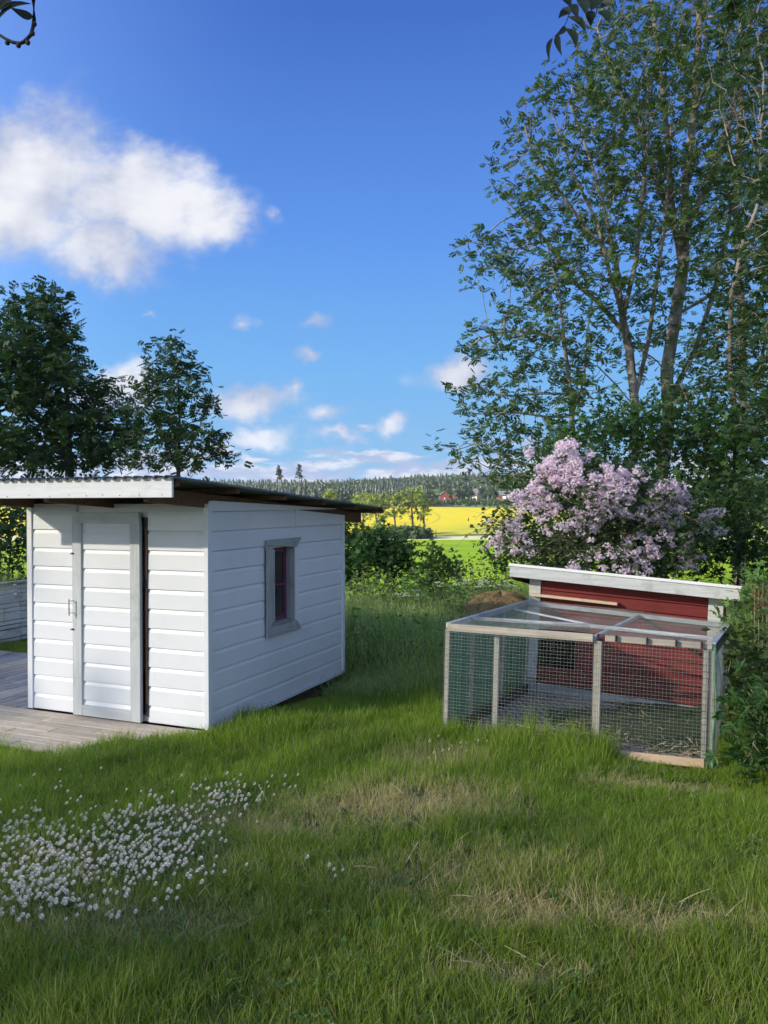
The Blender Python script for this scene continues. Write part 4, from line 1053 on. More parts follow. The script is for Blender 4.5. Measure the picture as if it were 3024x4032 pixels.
# ------------------------------------------------------------------ woody plants
def colonize(seeds, attr, step=.3, infl=3.0, kill=.5, iters=160, up=0.08, wob=.15):
    """space colonisation; seeds: list of polylines (first point = base)"""
    P, par = [], []
    for pl in seeds:
        pl = [np.asarray(p, float) for p in pl]; prev = -1
        if P:   # hang on to nearest existing node if close
            d = [np.linalg.norm(pl[0]-q) for q in P]
            if min(d) < .6: prev = int(np.argmin(d))
        for i in range(len(pl)-1):
            n = max(1, int(np.linalg.norm(pl[i+1]-pl[i])/step))
            for k in range(n if i < len(pl)-2 else n+1):
                P.append(pl[i]+(pl[i+1]-pl[i])*k/n); par.append(prev); prev = len(P)-1
    P = np.array(P); par = list(par); nodes = [p for p in P]
    dmin = np.full(len(attr), 1e9); near = np.zeros(len(attr), int)
    def upd(new, base):
        nonlocal dmin, near
        d = np.linalg.norm(attr[:, None]-new[None], axis=2); j = d.argmin(1); dd = d[np.arange(len(attr)), j]
        m = dd < dmin; dmin[m] = dd[m]; near[m] = base+j[m]
    upd(P, 0); alive = dmin > kill
    for _ in range(iters):
        act = alive & (dmin < infl)
        if not act.any():
            infl *= 1.5
            if infl > 30 or not alive.any(): break
            continue
        allP = np.array(nodes) if len(nodes) != len(P) else P; P = allP
        idx = near[act]; dv = attr[act]-P[idx]; dv /= np.linalg.norm(dv, axis=1)[:, None]
        uq, inv = np.unique(idx, return_inverse=True); S = np.zeros((len(uq), 3)); np.add.at(S, inv, dv)
        S /= np.linalg.norm(S, axis=1)[:, None]+1e-9; S += rng.normal(0, wob, S.shape); S[:, 2] += up; S /= np.linalg.norm(S, axis=1)[:, None]
        new = P[uq]+S*step; base = len(P)
        P = np.concatenate([P, new]); nodes = list(P); par += list(uq); upd(new, base); alive &= dmin > kill
        if len(P) > 30000: break
    par = np.array(par); n = len(P); return P, par
def radii(P, par, tip=.004, e=2.35, base_r=None):
    acc = np.zeros(len(P)); r = np.zeros(len(P)); cnt = np.zeros(len(P))
    for i in range(len(P)-1, -1, -1):
        r[i] = max(tip, acc[i]**(1/e)) if acc[i] > 0 else tip
        cnt[i] += 1
        if par[i] >= 0: acc[par[i]] += r[i]**e; cnt[par[i]] += cnt[i]
    if base_r: r = tip+(r-tip)*(base_r-tip)/max(1e-6, r[0]-tip)
    return r, cnt
def wood_mesh(P, par, r, keep=None):
    i = np.where(par >= 0)[0] if keep is None else np.where((par >= 0) & keep)[0]
    p = par[i]; parts = []
    big = r[i] > .03
    for m, k in ((big, 8), (~big & (r[i] > .010), 5), (~big & (r[i] <= .010), 3)):
        if m.any():
            rp = np.minimum(r[p][m], r[i][m]*1.35)
            parts.append((lambda VF: (VF[0], [VF[1]]))(seg_tubes(P[p][m]-(P[i][m]-P[p][m])*.06, P[i][m], rp, r[i][m], k)))
    return merge(parts)
def clumps(blobs, n_clump, per, rad, hollow=0.0):
    """blobs: (centre, radii, weight); returns clump-wise attractors"""
    w = np.array([b[2] for b in blobs], float); w /= w.sum(); out = []
    for _ in range(n_clump):
        b = blobs[rng.choice(len(blobs), p=w)]
        d = rng.normal(0, 1, 3); d /= np.linalg.norm(d); d *= (hollow+(1-hollow)*rng.random())**(1/2.2)
        c = np.asarray(b[0])+d*np.asarray(b[1]); out.append(c+rng.normal(0, rad, (per, 3))*np.array([1, 1, .7]))
    return np.concatenate(out)
def leafy(P, par, r, cnt, tpl, size, per, thr, spread, tilt=.7, frac=1.0):
    i = np.where(cnt <= thr)[0]; i = i[rng.random(len(i)) < frac]; i = np.repeat(i, per); n = len(i)
    pos = P[i]+rng.normal(0, spread, (n, 3)); s = rng.uniform(.65, 1.15, n)*size
    return scatter(tpl[0], tpl[1], pos, rand_rot(n, tilt), s)
def tree(name, label, cat, base, seeds, attr, tpl, leaf, bark, size=.26, per=2, thr=5, spread=.12, base_r=None, group=None, step=.3, kill=.5, infl=3, twig='twig', frac=1.0, tip=.005, iters=160, up=.08):
    P, par = colonize(seeds, attr, step, infl, kill, iters, up); r, cnt = radii(P, par, tip, base_r=base_r)
    T = thing(name, label, cat, base, group)
    V, F = wood_mesh(P, par, r, keep=r > .022)
    mesh_np('trunk', V, F, MAT[bark], T, True)
    
    if (r <= .022).sum() > 5: V, F = wood_mesh(P, par, r, keep=r <= .022); mesh_np('branches', V, F, MAT[twig], T, True, kind='stuff')
    V, F = leafy(P, par, r, cnt, tpl, size, per, thr, spread, tilt=1.0, frac=frac); mesh_np('crown', V, F, MAT[leaf], T, kind='stuff')
    return T, len(P)
def blob(dx, dy, rdx, rdy, dep, rdep, w=1.0):
    """ellipsoid given by its position on the picture (1659 wide) and its distance"""
    k = dep*D2F/FPX; return (at(dx, dy, dep), (rdx*k, rdep, rdy*k), w*rdx*rdy)
def line(dep, *pts, dd=0):
    return [at(x, y, dep+dd*i) for i, (x, y) in enumerate(pts)]
def gbase(dx, dep, z=None):
    p = at(dx, 1100, dep); p[2] = gz(p[0], p[1])-.05; return p

# the tall ash group behind the coop -----------------------------------
dC = 18.0
b = gbase(1425, dC)
tree('ash_tree', 'tallest ash with pale thick trunk behind the pink bush, crown out of the picture', 'tree', b,
     [[b]+line(dC, (1428, 1040), (1445, 900), (1440, 800), (1458, 690), (1478, 560), (1480, 400), (1500, 240), (1510, 60), (1515, -200), (1520, -380)),
      line(dC, (1442, 810), (1420, 780), (1385, 755), (1352, 705), (1300, 690), (1262, 672)), line(dC, (1462, 680), (1530, 640), (1600, 560), (1680, 480)),
      line(dC, (1478, 560), (1440, 450), (1400, 330), (1330, 180), (1290, 60)), line(dC, (1478, 500), (1530, 400), (1580, 250), (1620, 50), (1640, -150)), line(dC, (1448, 860), (1500, 760), (1545, 620), (1575, 480), (1590, 330)), line(dC, (1475, 600), (1450, 430), (1440, 280), (1420, 100), (1400, -60))],
     clumps([blob(1500, 120, 170, 260, dC, 2.6), blob(1560, 480, 130, 200, dC, 2.2, .8), blob(1420, 330, 150, 200, dC, 2.2, .9), blob(1480, -200, 230, 200, dC, 2.6, .8), blob(1330, 130, 100, 130, dC, 1.8, .8), blob(1480, 760, 110, 120, dC, 1.8, .5), blob(1620, 250, 90, 260, dC, 2, .9), blob(1400, 100, 120, 160, dC, 2, .8)], 620, 9, .19),
     ASH, 'ashleaf', 'bark', size=.22, per=5, frac=.9, thr=3, spread=.085, up=.32, tip=.007, base_r=.15, step=.22, kill=.30, infl=2.2)
dB = 17.0
b = gbase(1362, dB)
tree('ash_tree', 'ash with grey trunk left of the tallest one, long limbs arching to the left', 'tree', b,
     [[b]+line(dB, (1368, 1000), (1372, 880), (1360, 760), (1345, 690), (1330, 560), (1300, 430), (1270, 330), (1230, 220)),
      line(dB, (1350, 720), (1290, 650), (1240, 610), (1180, 520), (1120, 460), (1090, 430)), line(dB, (1345, 690), (1375, 560), (1385, 440), (1400, 300), (1400, 150)),
      line(dB, (1330, 560), (1270, 500), (1200, 400), (1150, 330), (1130, 260)), line(dB, (1350, 700), (1320, 600), (1290, 480), (1240, 380), (1200, 260)), line(dB, (1372, 860), (1400, 740), (1420, 600), (1440, 450), (1450, 250)), line(dB, (1372, 880), (1330, 830), (1290, 790), (1200, 790), (1130, 760), (1060, 740))],
     clumps([blob(1190, 300, 90, 110, dB, 1.8), blob(1160, 430, 90, 90, dB, 1.6), blob(1290, 380, 120, 170, dB, 1.8), blob(1120, 560, 120, 70, dB, 1.6, 1.2), blob(1240, 560, 110, 130, dB, 1.6), blob(1350, 250, 90, 160, dB, 1.6, .8), blob(1060, 545, 60, 40, dB, .9, 1.3), blob(1360, 650, 110, 110, dB, 1.6, .6), blob(1260, 240, 80, 120, dB, 1.5, .8), blob(1440, 480, 90, 180, dB, 1.6, .7)], 520, 9, .18),
     ASH, 'ashleaf', 'bark', size=.22, per=5, frac=.9, thr=3, spread=.085, up=.32, tip=.007, base_r=.10, step=.22, kill=.30, infl=2.2)
dA = 16.0
b = gbase(1240, dA)
tree('ash_tree', 'slender twin-stemmed ash rising behind the left of the pink bush', 'tree', b,
     [[b]+line(dA, (1238, 950), (1232, 850), (1218, 730), (1208, 640), (1190, 560)), line(dA, (1236, 900), (1262, 820), (1268, 720), (1285, 620)),
      line(dA, (1232, 850), (1170, 850), (1110, 855), (1060, 850)), line(dA, (1236, 940), (1180, 1010), (1120, 1000), (1040, 960)), line(dA, (1235, 900), (1180, 900), (1110, 890), (1050, 895)), line(dA, (1218, 730), (1160, 720), (1090, 715), (1040, 730))],
     clumps([blob(1090, 730, 90, 60, dA, 1.3, 1.1), blob(1090, 860, 90, 55, dA, 1.2, 1.0), blob(1050, 960, 80, 55, dA, 1.1, 1.5), blob(1130, 1010, 80, 50, dA, 1.1, 1.2), blob(1200, 800, 90, 120, dA, 1.3, .8), blob(1210, 640, 90, 90, dA, 1.2, .8), blob(1160, 930, 100, 60, dA, 1.2, .9)], 300, 8, .16),
     ASH, 'ashleaf', 'bark', size=.21, per=5, thr=3, spread=.085, up=.2, tip=.0065, base_r=.062, step=.2, kill=.27, infl=2)
dD = 14.0
b = gbase(1592, dD)
tree('ash_tree', 'ash with mottled stems right of the pink bush, one stem leaning left', 'tree', b,
     [[b]+line(dD, (1592, 1150), (1590, 1040), (1590, 900), (1575, 780), (1580, 640), (1610, 500)), line(dD, (1575, 1120), (1545, 1060), (1530, 990), (1500, 900), (1470, 830)),
      line(dD, (1590, 950), (1630, 850), (1660, 700), (1680, 560))],
     clumps([blob(1590, 800, 90, 150, dD, 1.5), blob(1660, 600, 90, 180, dD, 1.6, 1.3), blob(1640, 1000, 80, 130, dD, 1.4, .9), blob(1500, 850, 80, 80, dD, 1.2, .8), blob(1560, 1150, 70, 90, dD, 1.0, 1.2), blob(1670, 330, 60, 140, dD, 1.4), blob(1640, 150, 80, 160, dD, 1.4, .9), blob(1560, 980, 80, 100, dD, 1.2, .8)], 420, 8, .18),
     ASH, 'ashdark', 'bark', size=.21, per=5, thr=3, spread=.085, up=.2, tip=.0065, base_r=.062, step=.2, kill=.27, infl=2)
dF = 22.0
b = gbase(1600, dF)
tree('ash_tree', 'farther ash filling the top right corner behind the tallest one', 'tree', b,
     [[b]+line(dF, (1600, 1050), (1605, 850), (1600, 650), (1590, 450), (1600, 250), (1600, 0))],
     clumps([blob(1590, 150, 110, 250, dF, 2.4, 1.2), blob(1620, 500, 90, 200, dF, 2.2), blob(1560, 720, 90, 120, dF, 1.8, .7), blob(1610, 930, 90, 120, dF, 1.8, .8)], 270, 6, .28),
     ASH, 'ashleaf', 'bark', size=.27, per=4, thr=3, spread=.11, base_r=.13, step=.26, kill=.34, infl=2.6, up=.3)
dE = 9.0
b = gbase(1760, dE)
tree('ash_tree', 'dark leafy ash closing the right edge of the picture', 'tree', b,
     [[b]+line(dE, (1760, 1000), (1750, 700), (1730, 450), (1720, 250))],
     clumps([blob(1690, 500, 70, 190, dE, .9), blob(1700, 860, 80, 170, dE, .9), blob(1720, 1100, 60, 120, dE, .7), blob(1750, 300, 90, 170, dE, .9, .7)], 120, 8, .15),
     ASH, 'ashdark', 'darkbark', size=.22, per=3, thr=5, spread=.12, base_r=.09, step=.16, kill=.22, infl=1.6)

# left trees behind the shed -------------------------------------------
dL = 21.0
b = gbase(150, dL)
tree('ash_tree', 'big dark dense tree behind the left half of the shed roof', 'tree', b,
     [[b]+line(dL, (150, 1000), (145, 850), (120, 750), (95, 690), (85, 650)), line(dL, (150, 1000), (80, 900), (20, 850)), line(dL, (148, 940), (200, 900), (240, 870))],
     clumps([blob(85, 695, 36, 58, dL, 1.0, 1.5), blob(95, 750, 75, 70, dL, 1.5, 1.1), blob(110, 840, 100, 80, dL, 2.0), blob(40, 800, 60, 90, dL, 1.6), blob(90, 950, 190, 80, dL, 2.2, 1.1), blob(240, 925, 42, 55, dL, 1.2, 1.0), blob(-70, 860, 100, 160, dL, 2), blob(15, 740, 40, 55, dL, 1.0, .9), blob(82, 648, 12, 22, dL, .4, 2.0)], 460, 7, .24),
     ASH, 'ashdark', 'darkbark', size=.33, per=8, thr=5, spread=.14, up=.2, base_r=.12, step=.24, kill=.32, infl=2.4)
dM = 19.0
b = gbase(370, dM)
tree('ash_tree', 'slim young tree with airy pointed crown behind the middle of the shed roof', 'tree', b,
     [[b]+line(dM, (385, 1030), (388, 920), (385, 820), (378, 740)), line(dM, (385, 1020), (350, 930), (320, 860), (305, 800)), line(dM, (386, 1000), (430, 930), (445, 860))],
     clumps([blob(378, 775, 32, 42, dM, .7, 1.2), blob(340, 830, 50, 50, dM, .9), blob(400, 860, 60, 60, dM, 1.0), blob(330, 930, 50, 60, dM, .9), blob(430, 960, 55, 50, dM, .9), blob(395, 970, 90, 50, dM, 1.0, .9), blob(470, 1000, 22, 25, dM, .5), blob(300, 990, 28, 30, dM, .5)], 190, 6, .18),
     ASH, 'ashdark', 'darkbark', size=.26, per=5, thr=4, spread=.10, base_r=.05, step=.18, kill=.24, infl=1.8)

def bush(name, label, cat, base, blobs, n, tpl, leaf, size, stems=7, bark='twig', tilt=.6, seeds=None, step=.12, kill=.14, per=3, thr=4, spread=.05, rad=.09, base_r=.02, group=None, clump=6):
    base = np.asarray(base, float)
    if seeds is None:
        seeds = [[base+np.array([random.uniform(-.2, .2), random.uniform(-.1, .1), 0]), base+(np.asarray(b[0])-base)*.6] for b in blobs]
    P, par = colonize(seeds, clumps(blobs, n, clump, rad), step, 1.2, kill, 90, .05); r, cnt = radii(P, par, .003)
    r = np.minimum(r, base_r)
    T = thing(name, label, cat, base, group)
    V, F = wood_mesh(P, par, r); mesh_np('stems', V, F, MAT[bark], T, True)
    V, F = leafy(P, par, r, cnt, tpl, size, per*3, thr, spread*1.5, tilt+.25); mesh_np('foliage', V, F, MAT[leaf], T, kind='stuff')
    return T, P, par, cnt
# maple understory behind the pink bush
b = gbase(1340, 13.5)
bush('maple_tree', 'low broad maple with dark green lobed leaves above the pink bush', 'tree', b,
     [blob(1330, 930, 110, 45, 13.5, .9), blob(1440, 950, 90, 60, 13.5, .9), blob(1290, 985, 90, 40, 13.5, .7), blob(1530, 960, 90, 80, 13.5, .9), blob(1450, 1060, 110, 60, 13.3, .7), blob(1560, 1060, 60, 70, 13.5, .7), blob(1380, 1010, 100, 50, 13.6, .7)], 760, MAPLE, 'mapleleaf', .115, bark='darkbark', per=3, base_r=.05, step=.16, kill=.2, rad=.16, spread=.09)
b = gbase(1560, 12.2)
bush('hazel_shrub', 'dark hazel thicket filling the gap right of the pink bush', 'shrub', b,
     [blob(1570, 1160, 60, 60, 12.2, .7), blob(1620, 1110, 60, 70, 12.0, .7), blob(1540, 1215, 50, 35, 12.0, .5), blob(1650, 1200, 50, 70, 11.8, .6)], 380, MAPLE, 'shadeleaf', .10, bark='darkbark', per=3, rad=.13, spread=.08, step=.14, kill=.18)
b = gbase(1310, 12.4)
bush('hazel_shrub', 'dark hazel standing hidden close behind the pink bush', 'shrub', b,
     [blob(1200, 1195, 90, 40, 12.4, .5), blob(1310, 1180, 110, 55, 12.4, .5), blob(1430, 1190, 100, 55, 12.4, .5)], 380, MAPLE, 'shadeleaf', .10, bark='darkbark', per=3, rad=.13, spread=.08, step=.14, kill=.18)
# mid-distance shrubs between shed and coop
b = gbase(800, 15.5)
bush('maple_sapling', 'dense dark maple bush growing just behind the shed corner', 'shrub', b,
     [blob(800, 1195, 60, 45, 15.5, .7), blob(770, 1160, 30, 22, 15.5, .4), blob(840, 1205, 35, 35, 15.5, .5), blob(775, 1230, 45, 30, 15.5, .5)], 170, MAPLE, 'mapleleaf', .12, bark='darkbark', per=4, rad=.12, spread=.08)
b = gbase(935, 14.5)
bush('maple_sapling', 'young maple sapling standing alone before the bright green field', 'shrub', b,
     [blob(932, 1200, 16, 22, 14.5, .25), blob(938, 1228, 28, 24, 14.5, .35), blob(930, 1255, 45, 25, 14.5, .4), blob(965, 1235, 25, 22, 14.5, .3)], 75, MAPLE, 'mapleleaf', .10, bark='twig', per=3, rad=.09, spread=.06)
b = gbase(1040, 13.5)
bush('bramble_shrub', 'loose small-leaved shrub left of the coop roof with sky showing through', 'shrub', b,
     [blob(1010, 1243, 45, 22, 13.5, .5), blob(1065, 1243, 40, 30, 13.5, .5), blob(1020, 1268, 70, 18, 13.5, .5), blob(1095, 1250, 35, 32, 13.5, .4)], 120, SIMPLE, 'shrubleaf', .055, per=3, rad=.09, spread=.06)
b = gbase(800, 13.0)
bush('weed_thicket', 'light green thicket of nettles beside the back corner of the shed', 'shrub', b,
     [blob(790, 1265, 60, 24, 13.0, .6), blob(870, 1275, 60, 22, 13.0, .6), blob(940, 1290, 60, 20, 12.8, .5), blob(760, 1290, 40, 22, 12.6, .5)], 150, SIMPLE, 'weedleaf', .07, per=3, rad=.1, spread=.07)
b = gbase(1040, 13.2)
bush('weed_thicket', 'pale weeds with white umbels at the foot of the small-leaved shrub', 'shrub', b,
     [blob(1010, 1290, 60, 16, 12.8, .4), blob(1060, 1280, 40, 14, 12.8, .4), blob(990, 1305, 60, 16, 12.2, .4)], 70, SIMPLE, 'weedleaf', .055, per=3, rad=.08, spread=.06)
# hedge seen left of the shed
b = gbase(20, 13.0)
bush('hedge_shrub', 'dark shady hedge shrub behind the white board fence', 'shrub', b,
     [blob(30, 1130, 90, 60, 13, .8), blob(-60, 1180, 80, 80, 13, .8), blob(60, 1190, 60, 70, 13, .8), blob(10, 1225, 90, 45, 13, .7), blob(20, 1100, 80, 40, 13.2, .8), blob(-20, 1160, 110, 80, 13.6, .8)], 900, SIMPLE, 'ashdark', .11, bark='darkbark', per=3, rad=.14, spread=.09, step=.16, kill=.2)
# undergrowth along the right side of the run
def rightside(name, label, dx, dep, blobs, n, tpl, leaf, size, per=3, rad=.08):
    b = gbase(dx, dep); return bush(name, label, 'shrub', b, blobs, n, tpl, leaf, size, per=per, rad=rad, spread=.05, step=.10, kill=.12)
rightside('elder_shrub', 'broad-leaved dark shrub crowding the right post of the run', 1620, 6.6,
          [blob(1610, 1460, 45, 80, 6.6, .35), blob(1660, 1430, 60, 100, 6.5, .4), blob(1640, 1560, 70, 70, 6.3, .35), blob(1610, 1590, 45, 50, 6.4, .25)], 190, SIMPLE, 'ashdark', .075)
rightside('elder_shrub', 'brighter green shrub by the right end of the coop roof', 1620, 7.4,
          [blob(1632, 1355, 26, 40, 7.4, .3), blob(1655, 1390, 34, 50, 7.3, .3), blob(1618, 1410, 18, 26, 7.3, .2), blob(1660, 1290, 22, 40, 7.4, .3)], 150, PAIR, 'weedleaf', .085)
rightside('weed_clump', 'leafy weeds at the very right edge above the lawn', 1640, 5.3,
          [blob(1640, 1600, 40, 40, 5.3, .25), blob(1680, 1560, 50, 80, 5.3, .3)], 50, PAIR, 'mapleleaf', .10, rad=.06)
def dock_spikes():
    T = thing('dock_plant', 'rust brown seed spikes at the right edge beside the coop', 'plant', at(1640, 1300, 7.0)*[1, 1, 0])
    P0 = []; P1 = []
    for k in range(4):
        q = at(1630+9*k, 1262+12*(k % 2), 7.0); g = q.copy(); g[2] = gz(q[0], q[1]); P0.append(g); P1.append(q)
    V, F = seg_tubes(np.array(P0), np.array(P1), np.full(4, .005), np.full(4, .003), 4); mesh_np('stem', V, [F], MAT['twig'], T)
    n = 500; i = rng.integers(0, 4, n); pos = np.array(P1)[i]-Zu*rng.uniform(0, .22, n)[:, None]+rng.normal(0, .018, (n, 3))
    V, F = scatter([(-.3, 0, 0), (.3, 0, 0), (.2, 1, 0), (-.2, 1, 0)], [[(0, 1, 2, 3)]], pos, rand_rot(n, 1), np.full(n, .011)); mesh_np('seeds', V, F, MAT['rust'], T, kind='stuff')
MAT['rust'] = mat_simple('rusty_seed', (.16, .06, .02), .8, 0, (.25, .11, .04))
dock_spikes()

# pink flowering bush ---------------------------------------------------
def make_pink():
    d = 10.6; b = gbase(1330, d)
    body = [blob(1250, 1090, 120, 95, d, .8, 1.0), blob(1220, 1010, 55, 50, d, .5, .9), blob(1330, 1110, 120, 95, d, .8), blob(1440, 1130, 75, 75, d, .7), blob(1120, 1160, 60, 60, d, .5, .9), blob(1300, 1190, 190, 50, d, .8, .7), blob(1490, 1150, 35, 50, d, .4), blob(1230, 1170, 110, 60, d, .6), blob(1400, 1180, 110, 55, d, .6), blob(1370, 1090, 90, 55, d, .6, 1.2)]
    T, P, par, cnt = bush('flowering_bush', 'big arching bush covered in pale pink blossom behind the coop', 'bush', b, body, 1050, SIMPLE, 'roseleaf', .075, bark='twig', per=4, thr=5, rad=.10, spread=.07, step=.11, kill=.12, base_r=.02)
    # blossom drifts (position, size on the picture, number of trusses)
    dr = [(1215, 970, 26, 22, 34), (1160, 975, 22, 10, 12), (1200, 1025, 50, 36, 95), (1260, 1040, 60, 34, 105), (1150, 1070, 40, 38, 60), (1220, 1090, 65, 32, 90), (1160, 1030, 34, 30, 50), (1310, 1065, 50, 26, 60), (1345, 1085, 45, 28, 46), (1290, 1110, 60, 30, 50), (1270, 1000, 46, 18, 36), (1330, 1040, 60, 26, 60), (1380, 1085, 46, 30, 46), (1290, 1080, 70, 36, 70),
          (1390, 1060, 30, 16, 20), (1440, 1060, 34, 22, 46), (1470, 1080, 34, 24, 46), (1400, 1110, 40, 34, 48), (1450, 1130, 40, 36, 60), (1490, 1150, 30, 26, 40), (1510, 1120, 26, 22, 26), (1540, 1110, 20, 8, 10), (1555, 1107, 8, 6, 6), (1355, 1150, 34, 44, 40), (1400, 1190, 16, 34, 26), (1420, 1215, 14, 20, 18),
          (1100, 1140, 30, 20, 34), (1080, 1165, 24, 18, 22), (1120, 1185, 34, 24, 22), (1250, 1140, 60, 22, 26), (1300, 1205, 34, 16, 16), (1240, 1225, 34, 10, 10), (1470, 1195, 24, 20, 16), (1500, 1210, 18, 16, 14), (1350, 1225, 20, 10, 8), (1555, 1150, 14, 12, 6), (1080, 1125, 20, 12, 12), (1330, 1170, 40, 26, 16)]
    cen = []
    for x, y, rx, ry, n in dr:
        k = int(n*.62); t = rng.normal(0, .56, (k, 2))
        for a, c in t:
            ff = max(0, 1-((x+a*rx-1300)/280)**2)*.75
            if noise2(np.array(x+a*rx)/22., np.array(y+c*ry)/22., 1.0) < -.28: continue
            cen.append(at(x+a*rx, y+c*ry, d-ff*rng.uniform(.6, 1.0)-.05))
    cen = np.array(cen); n = len(cen); per = 40; i = np.repeat(np.arange(n), per); tr_ = rng.uniform(.55, 1.35, n)[i][:, None]; q_ = rng.normal(0, 1, (len(i), 3)); q_ /= np.linalg.norm(q_, axis=1)[:, None]; pos = cen[i]+q_*(.058*rng.random(len(i))**.35)[:, None]*tr_*np.array([1.2, .9, .85])
    tv = [(0, 0, 0)]; tf = []
    for k in range(5):
        a = k*1.2566; c = len(tv); tv += [(math.cos(a-.42)*.8, math.sin(a-.42)*.8, .35), (math.cos(a)*1.08, math.sin(a)*1.08, .42), (math.cos(a+.42)*.8, math.sin(a+.42)*.8, .35)]
        tf.append((0, c, c+1, c+2))
    m = len(pos); az = rng.uniform(0, 6.28, m); N = np.stack([rng.normal(0, .6, m), rng.normal(-.55, .5, m), rng.normal(.45, .5, m)], -1); N /= np.linalg.norm(N, axis=1)[:, None]
    a1 = np.cross(N, np.array([0.1, .2, 1.0])); a1 /= np.linalg.norm(a1, axis=1)[:, None]; a2 = np.cross(N, a1)
    R = np.stack([a1*np.cos(az)[:, None]+a2*np.sin(az)[:, None], a2*np.cos(az)[:, None]-a1*np.sin(az)[:, None], N], -1)
    V, F = scatter(tv, [tf], pos, R, rng.uniform(.011, .0165, m)); mesh_np('blossom', V, F, MAT['pink'], T, kind='stuff')
    # arching bare shoots
    segs = []; 
    for _ in range(60):
        x = random.uniform(1060, 1500); y = 1130+random.uniform(-40, 80); p = at(x, y, d-.5); L = random.uniform(.25, .6); s = random.choice((-1, 1))
        pts = [p+np.array([s*L*t, random.uniform(-.03, .03), .35*L*t-.75*L*t*t]) for t in np.linspace(0, 1, 6)]; segs.append((lambda q: (q[0], [q[1]]))(tube_np(np.array(pts), np.linspace(.005, .002, 6), 4)))
    V, F = merge(segs); mesh_np('arching_shoots', V, F, MAT['twig'], T, True)
make_pink()

# mound of old hay ------------------------------------------------------
def make_hay():
    c = at(1082, 1300, 11.9); c[2] = gz(c[0], c[1]); n = 24; V = []; rx, ry, h = .85, .6, .96
    for j in range(8):
        t = j/7*math.pi/2
        for i in range(n):
            a = 2*math.pi*i/n; w = 1+.07*math.sin(3*a+j); V.append(c+np.array([rx*math.cos(a)*math.cos(t)*w, ry*math.sin(a)*math.cos(t)*w, h*math.sin(t)*(1+.05*math.sin(5*a))]))
    i = (np.arange(7)[:, None]*n+np.arange(n)[None]); k = (np.arange(7)[:, None]*n+(np.arange(n)[None]+1) % n)
    F = np.stack([i, k, k+n, i+n], -1).reshape(-1, 4)
    T = thing('hay_mound', 'brown matted heap of old hay left of the coop', 'hay heap', c); mesh_np('mound', np.array(V), [F], MAT['hay'], T, True)
    m = 1600; a = rng.uniform(0, 6.28, m); t = rng.uniform(0, 1.45, m)
    pos = c+np.stack([rx*np.cos(a)*np.cos(t), ry*np.sin(a)*np.cos(t), h*np.sin(t)], -1)*1.02
    dirv = np.stack([np.cos(a), np.sin(a)*.8, -1.1*np.cos(t)], -1)+rng.normal(0, .25, (m, 3)); dirv /= np.linalg.norm(dirv, axis=1)[:, None]
    nn = np.stack([np.cos(a), np.sin(a), np.ones(m)], -1); x = np.cross(dirv, nn); x /= np.linalg.norm(x, axis=1)[:, None]; R = np.stack([x, dirv, np.cross(x, dirv)], -1)
    V, F = scatter([(-.012, 0, 0), (.012, 0, 0), (.012, .5, .06), (-.012, .5, .06), (.006, 1, 0), (-.006, 1, 0)], [[(0, 1, 2, 3), (3, 2, 4, 5)]], pos, R, rng.uniform(.12, .32, m))
    mesh_np('hay_stalks', V, F, MAT['hay'], T, kind='stuff')
make_hay()

# umbels in the weeds
def umbels():
    T = thing('cow_parsley', 'white cow parsley umbels among the weeds left of the coop', 'flower', at(1050, 1300, 12.9)*[1, 1, 0]); T['kind'] = 'stuff'
    sp = [(random.uniform(940, 1110), random.uniform(1252, 1268)) for _ in range(22)]+[(random.uniform(855, 900), random.uniform(1275, 1292)) for _ in range(6)]
    c = np.array([at(x, y, 12.6) for x, y in sp]); n = len(c); g = c.copy(); g[:, 2] = gz(g[:, 0], g[:, 1])
    V, F = seg_tubes(g, c, np.full(n, .004), np.full(n, .002), 3); mesh_np('stems', V, [F], MAT['cloverleaf'], T, kind='stuff')
    i = np.repeat(np.arange(n), 26); m = len(i); pos = c[i]+np.stack([rng.normal(0, .035, m), rng.normal(0, .035, m), rng.normal(0, .006, m)], -1)
    V, F = scatter([(-.5, -.5, 0), (.5, -.5, .1), (.5, .5, 0), (-.5, .5, .1)], [[(0, 1, 2, 3)]], pos, rand_rot(m, .4), np.full(m, .014)); mesh_np('umbel_heads', V, F, MAT['elder'], T, kind='stuff')
umbels()

# ------------------------------------------------------------------ trees that overhang or shade the viewer
def leaf_card_tree(name, label, x, y, H, Rr, nleaf, size=.5, leaf='ashdark', group=None):
    b = np.array([x, y, float(gz(x, y))]); T = thing(name, label, 'tree', b, group)
    m = MB(); pts = [b+np.array([.15*math.sin(k), .1*math.cos(k*2), H*k/6]) for k in range(6)]; m.tube(pts, np.linspace(.32, .06, 6), 8)
    for k in range(14):
        a = k*2.4; z = H*(.25+.6*k/14); L = Rr*(.9-.5*k/14); q = b+np.array([0, 0, z]); m.tube([q, q+np.array([math.cos(a)*L*.5, math.sin(a)*L*.5, L*.35]), q+np.array([math.cos(a)*L, math.sin(a)*L, L*.8])], [.09, .05, .02], 5)
    m.build('trunk', MAT['darkbark'], T, True)
    c = rng.normal(0, 1, (nleaf//30, 3)); c /= np.linalg.norm(c, axis=1)[:, None]; c *= (rng.random(len(c))**.45)[:, None]; c = c*np.array([Rr, Rr, H*.50])+b+np.array([0, 0, H*.50])
    c = np.repeat(c, 3, 0)+rng.normal(0, 1.2, (len(c)*3, 3)); pos = np.repeat(c, 10, 0)+rng.normal(0, .5, (len(c)*10, 3)); n = len(pos)
    V, F = scatter(PAIR[0], PAIR[1], pos, rand_rot(n, .8), rng.uniform(.7, 1.2, n)*size); mesh_np('crown', V, F, MAT[leaf], T, kind='stuff')
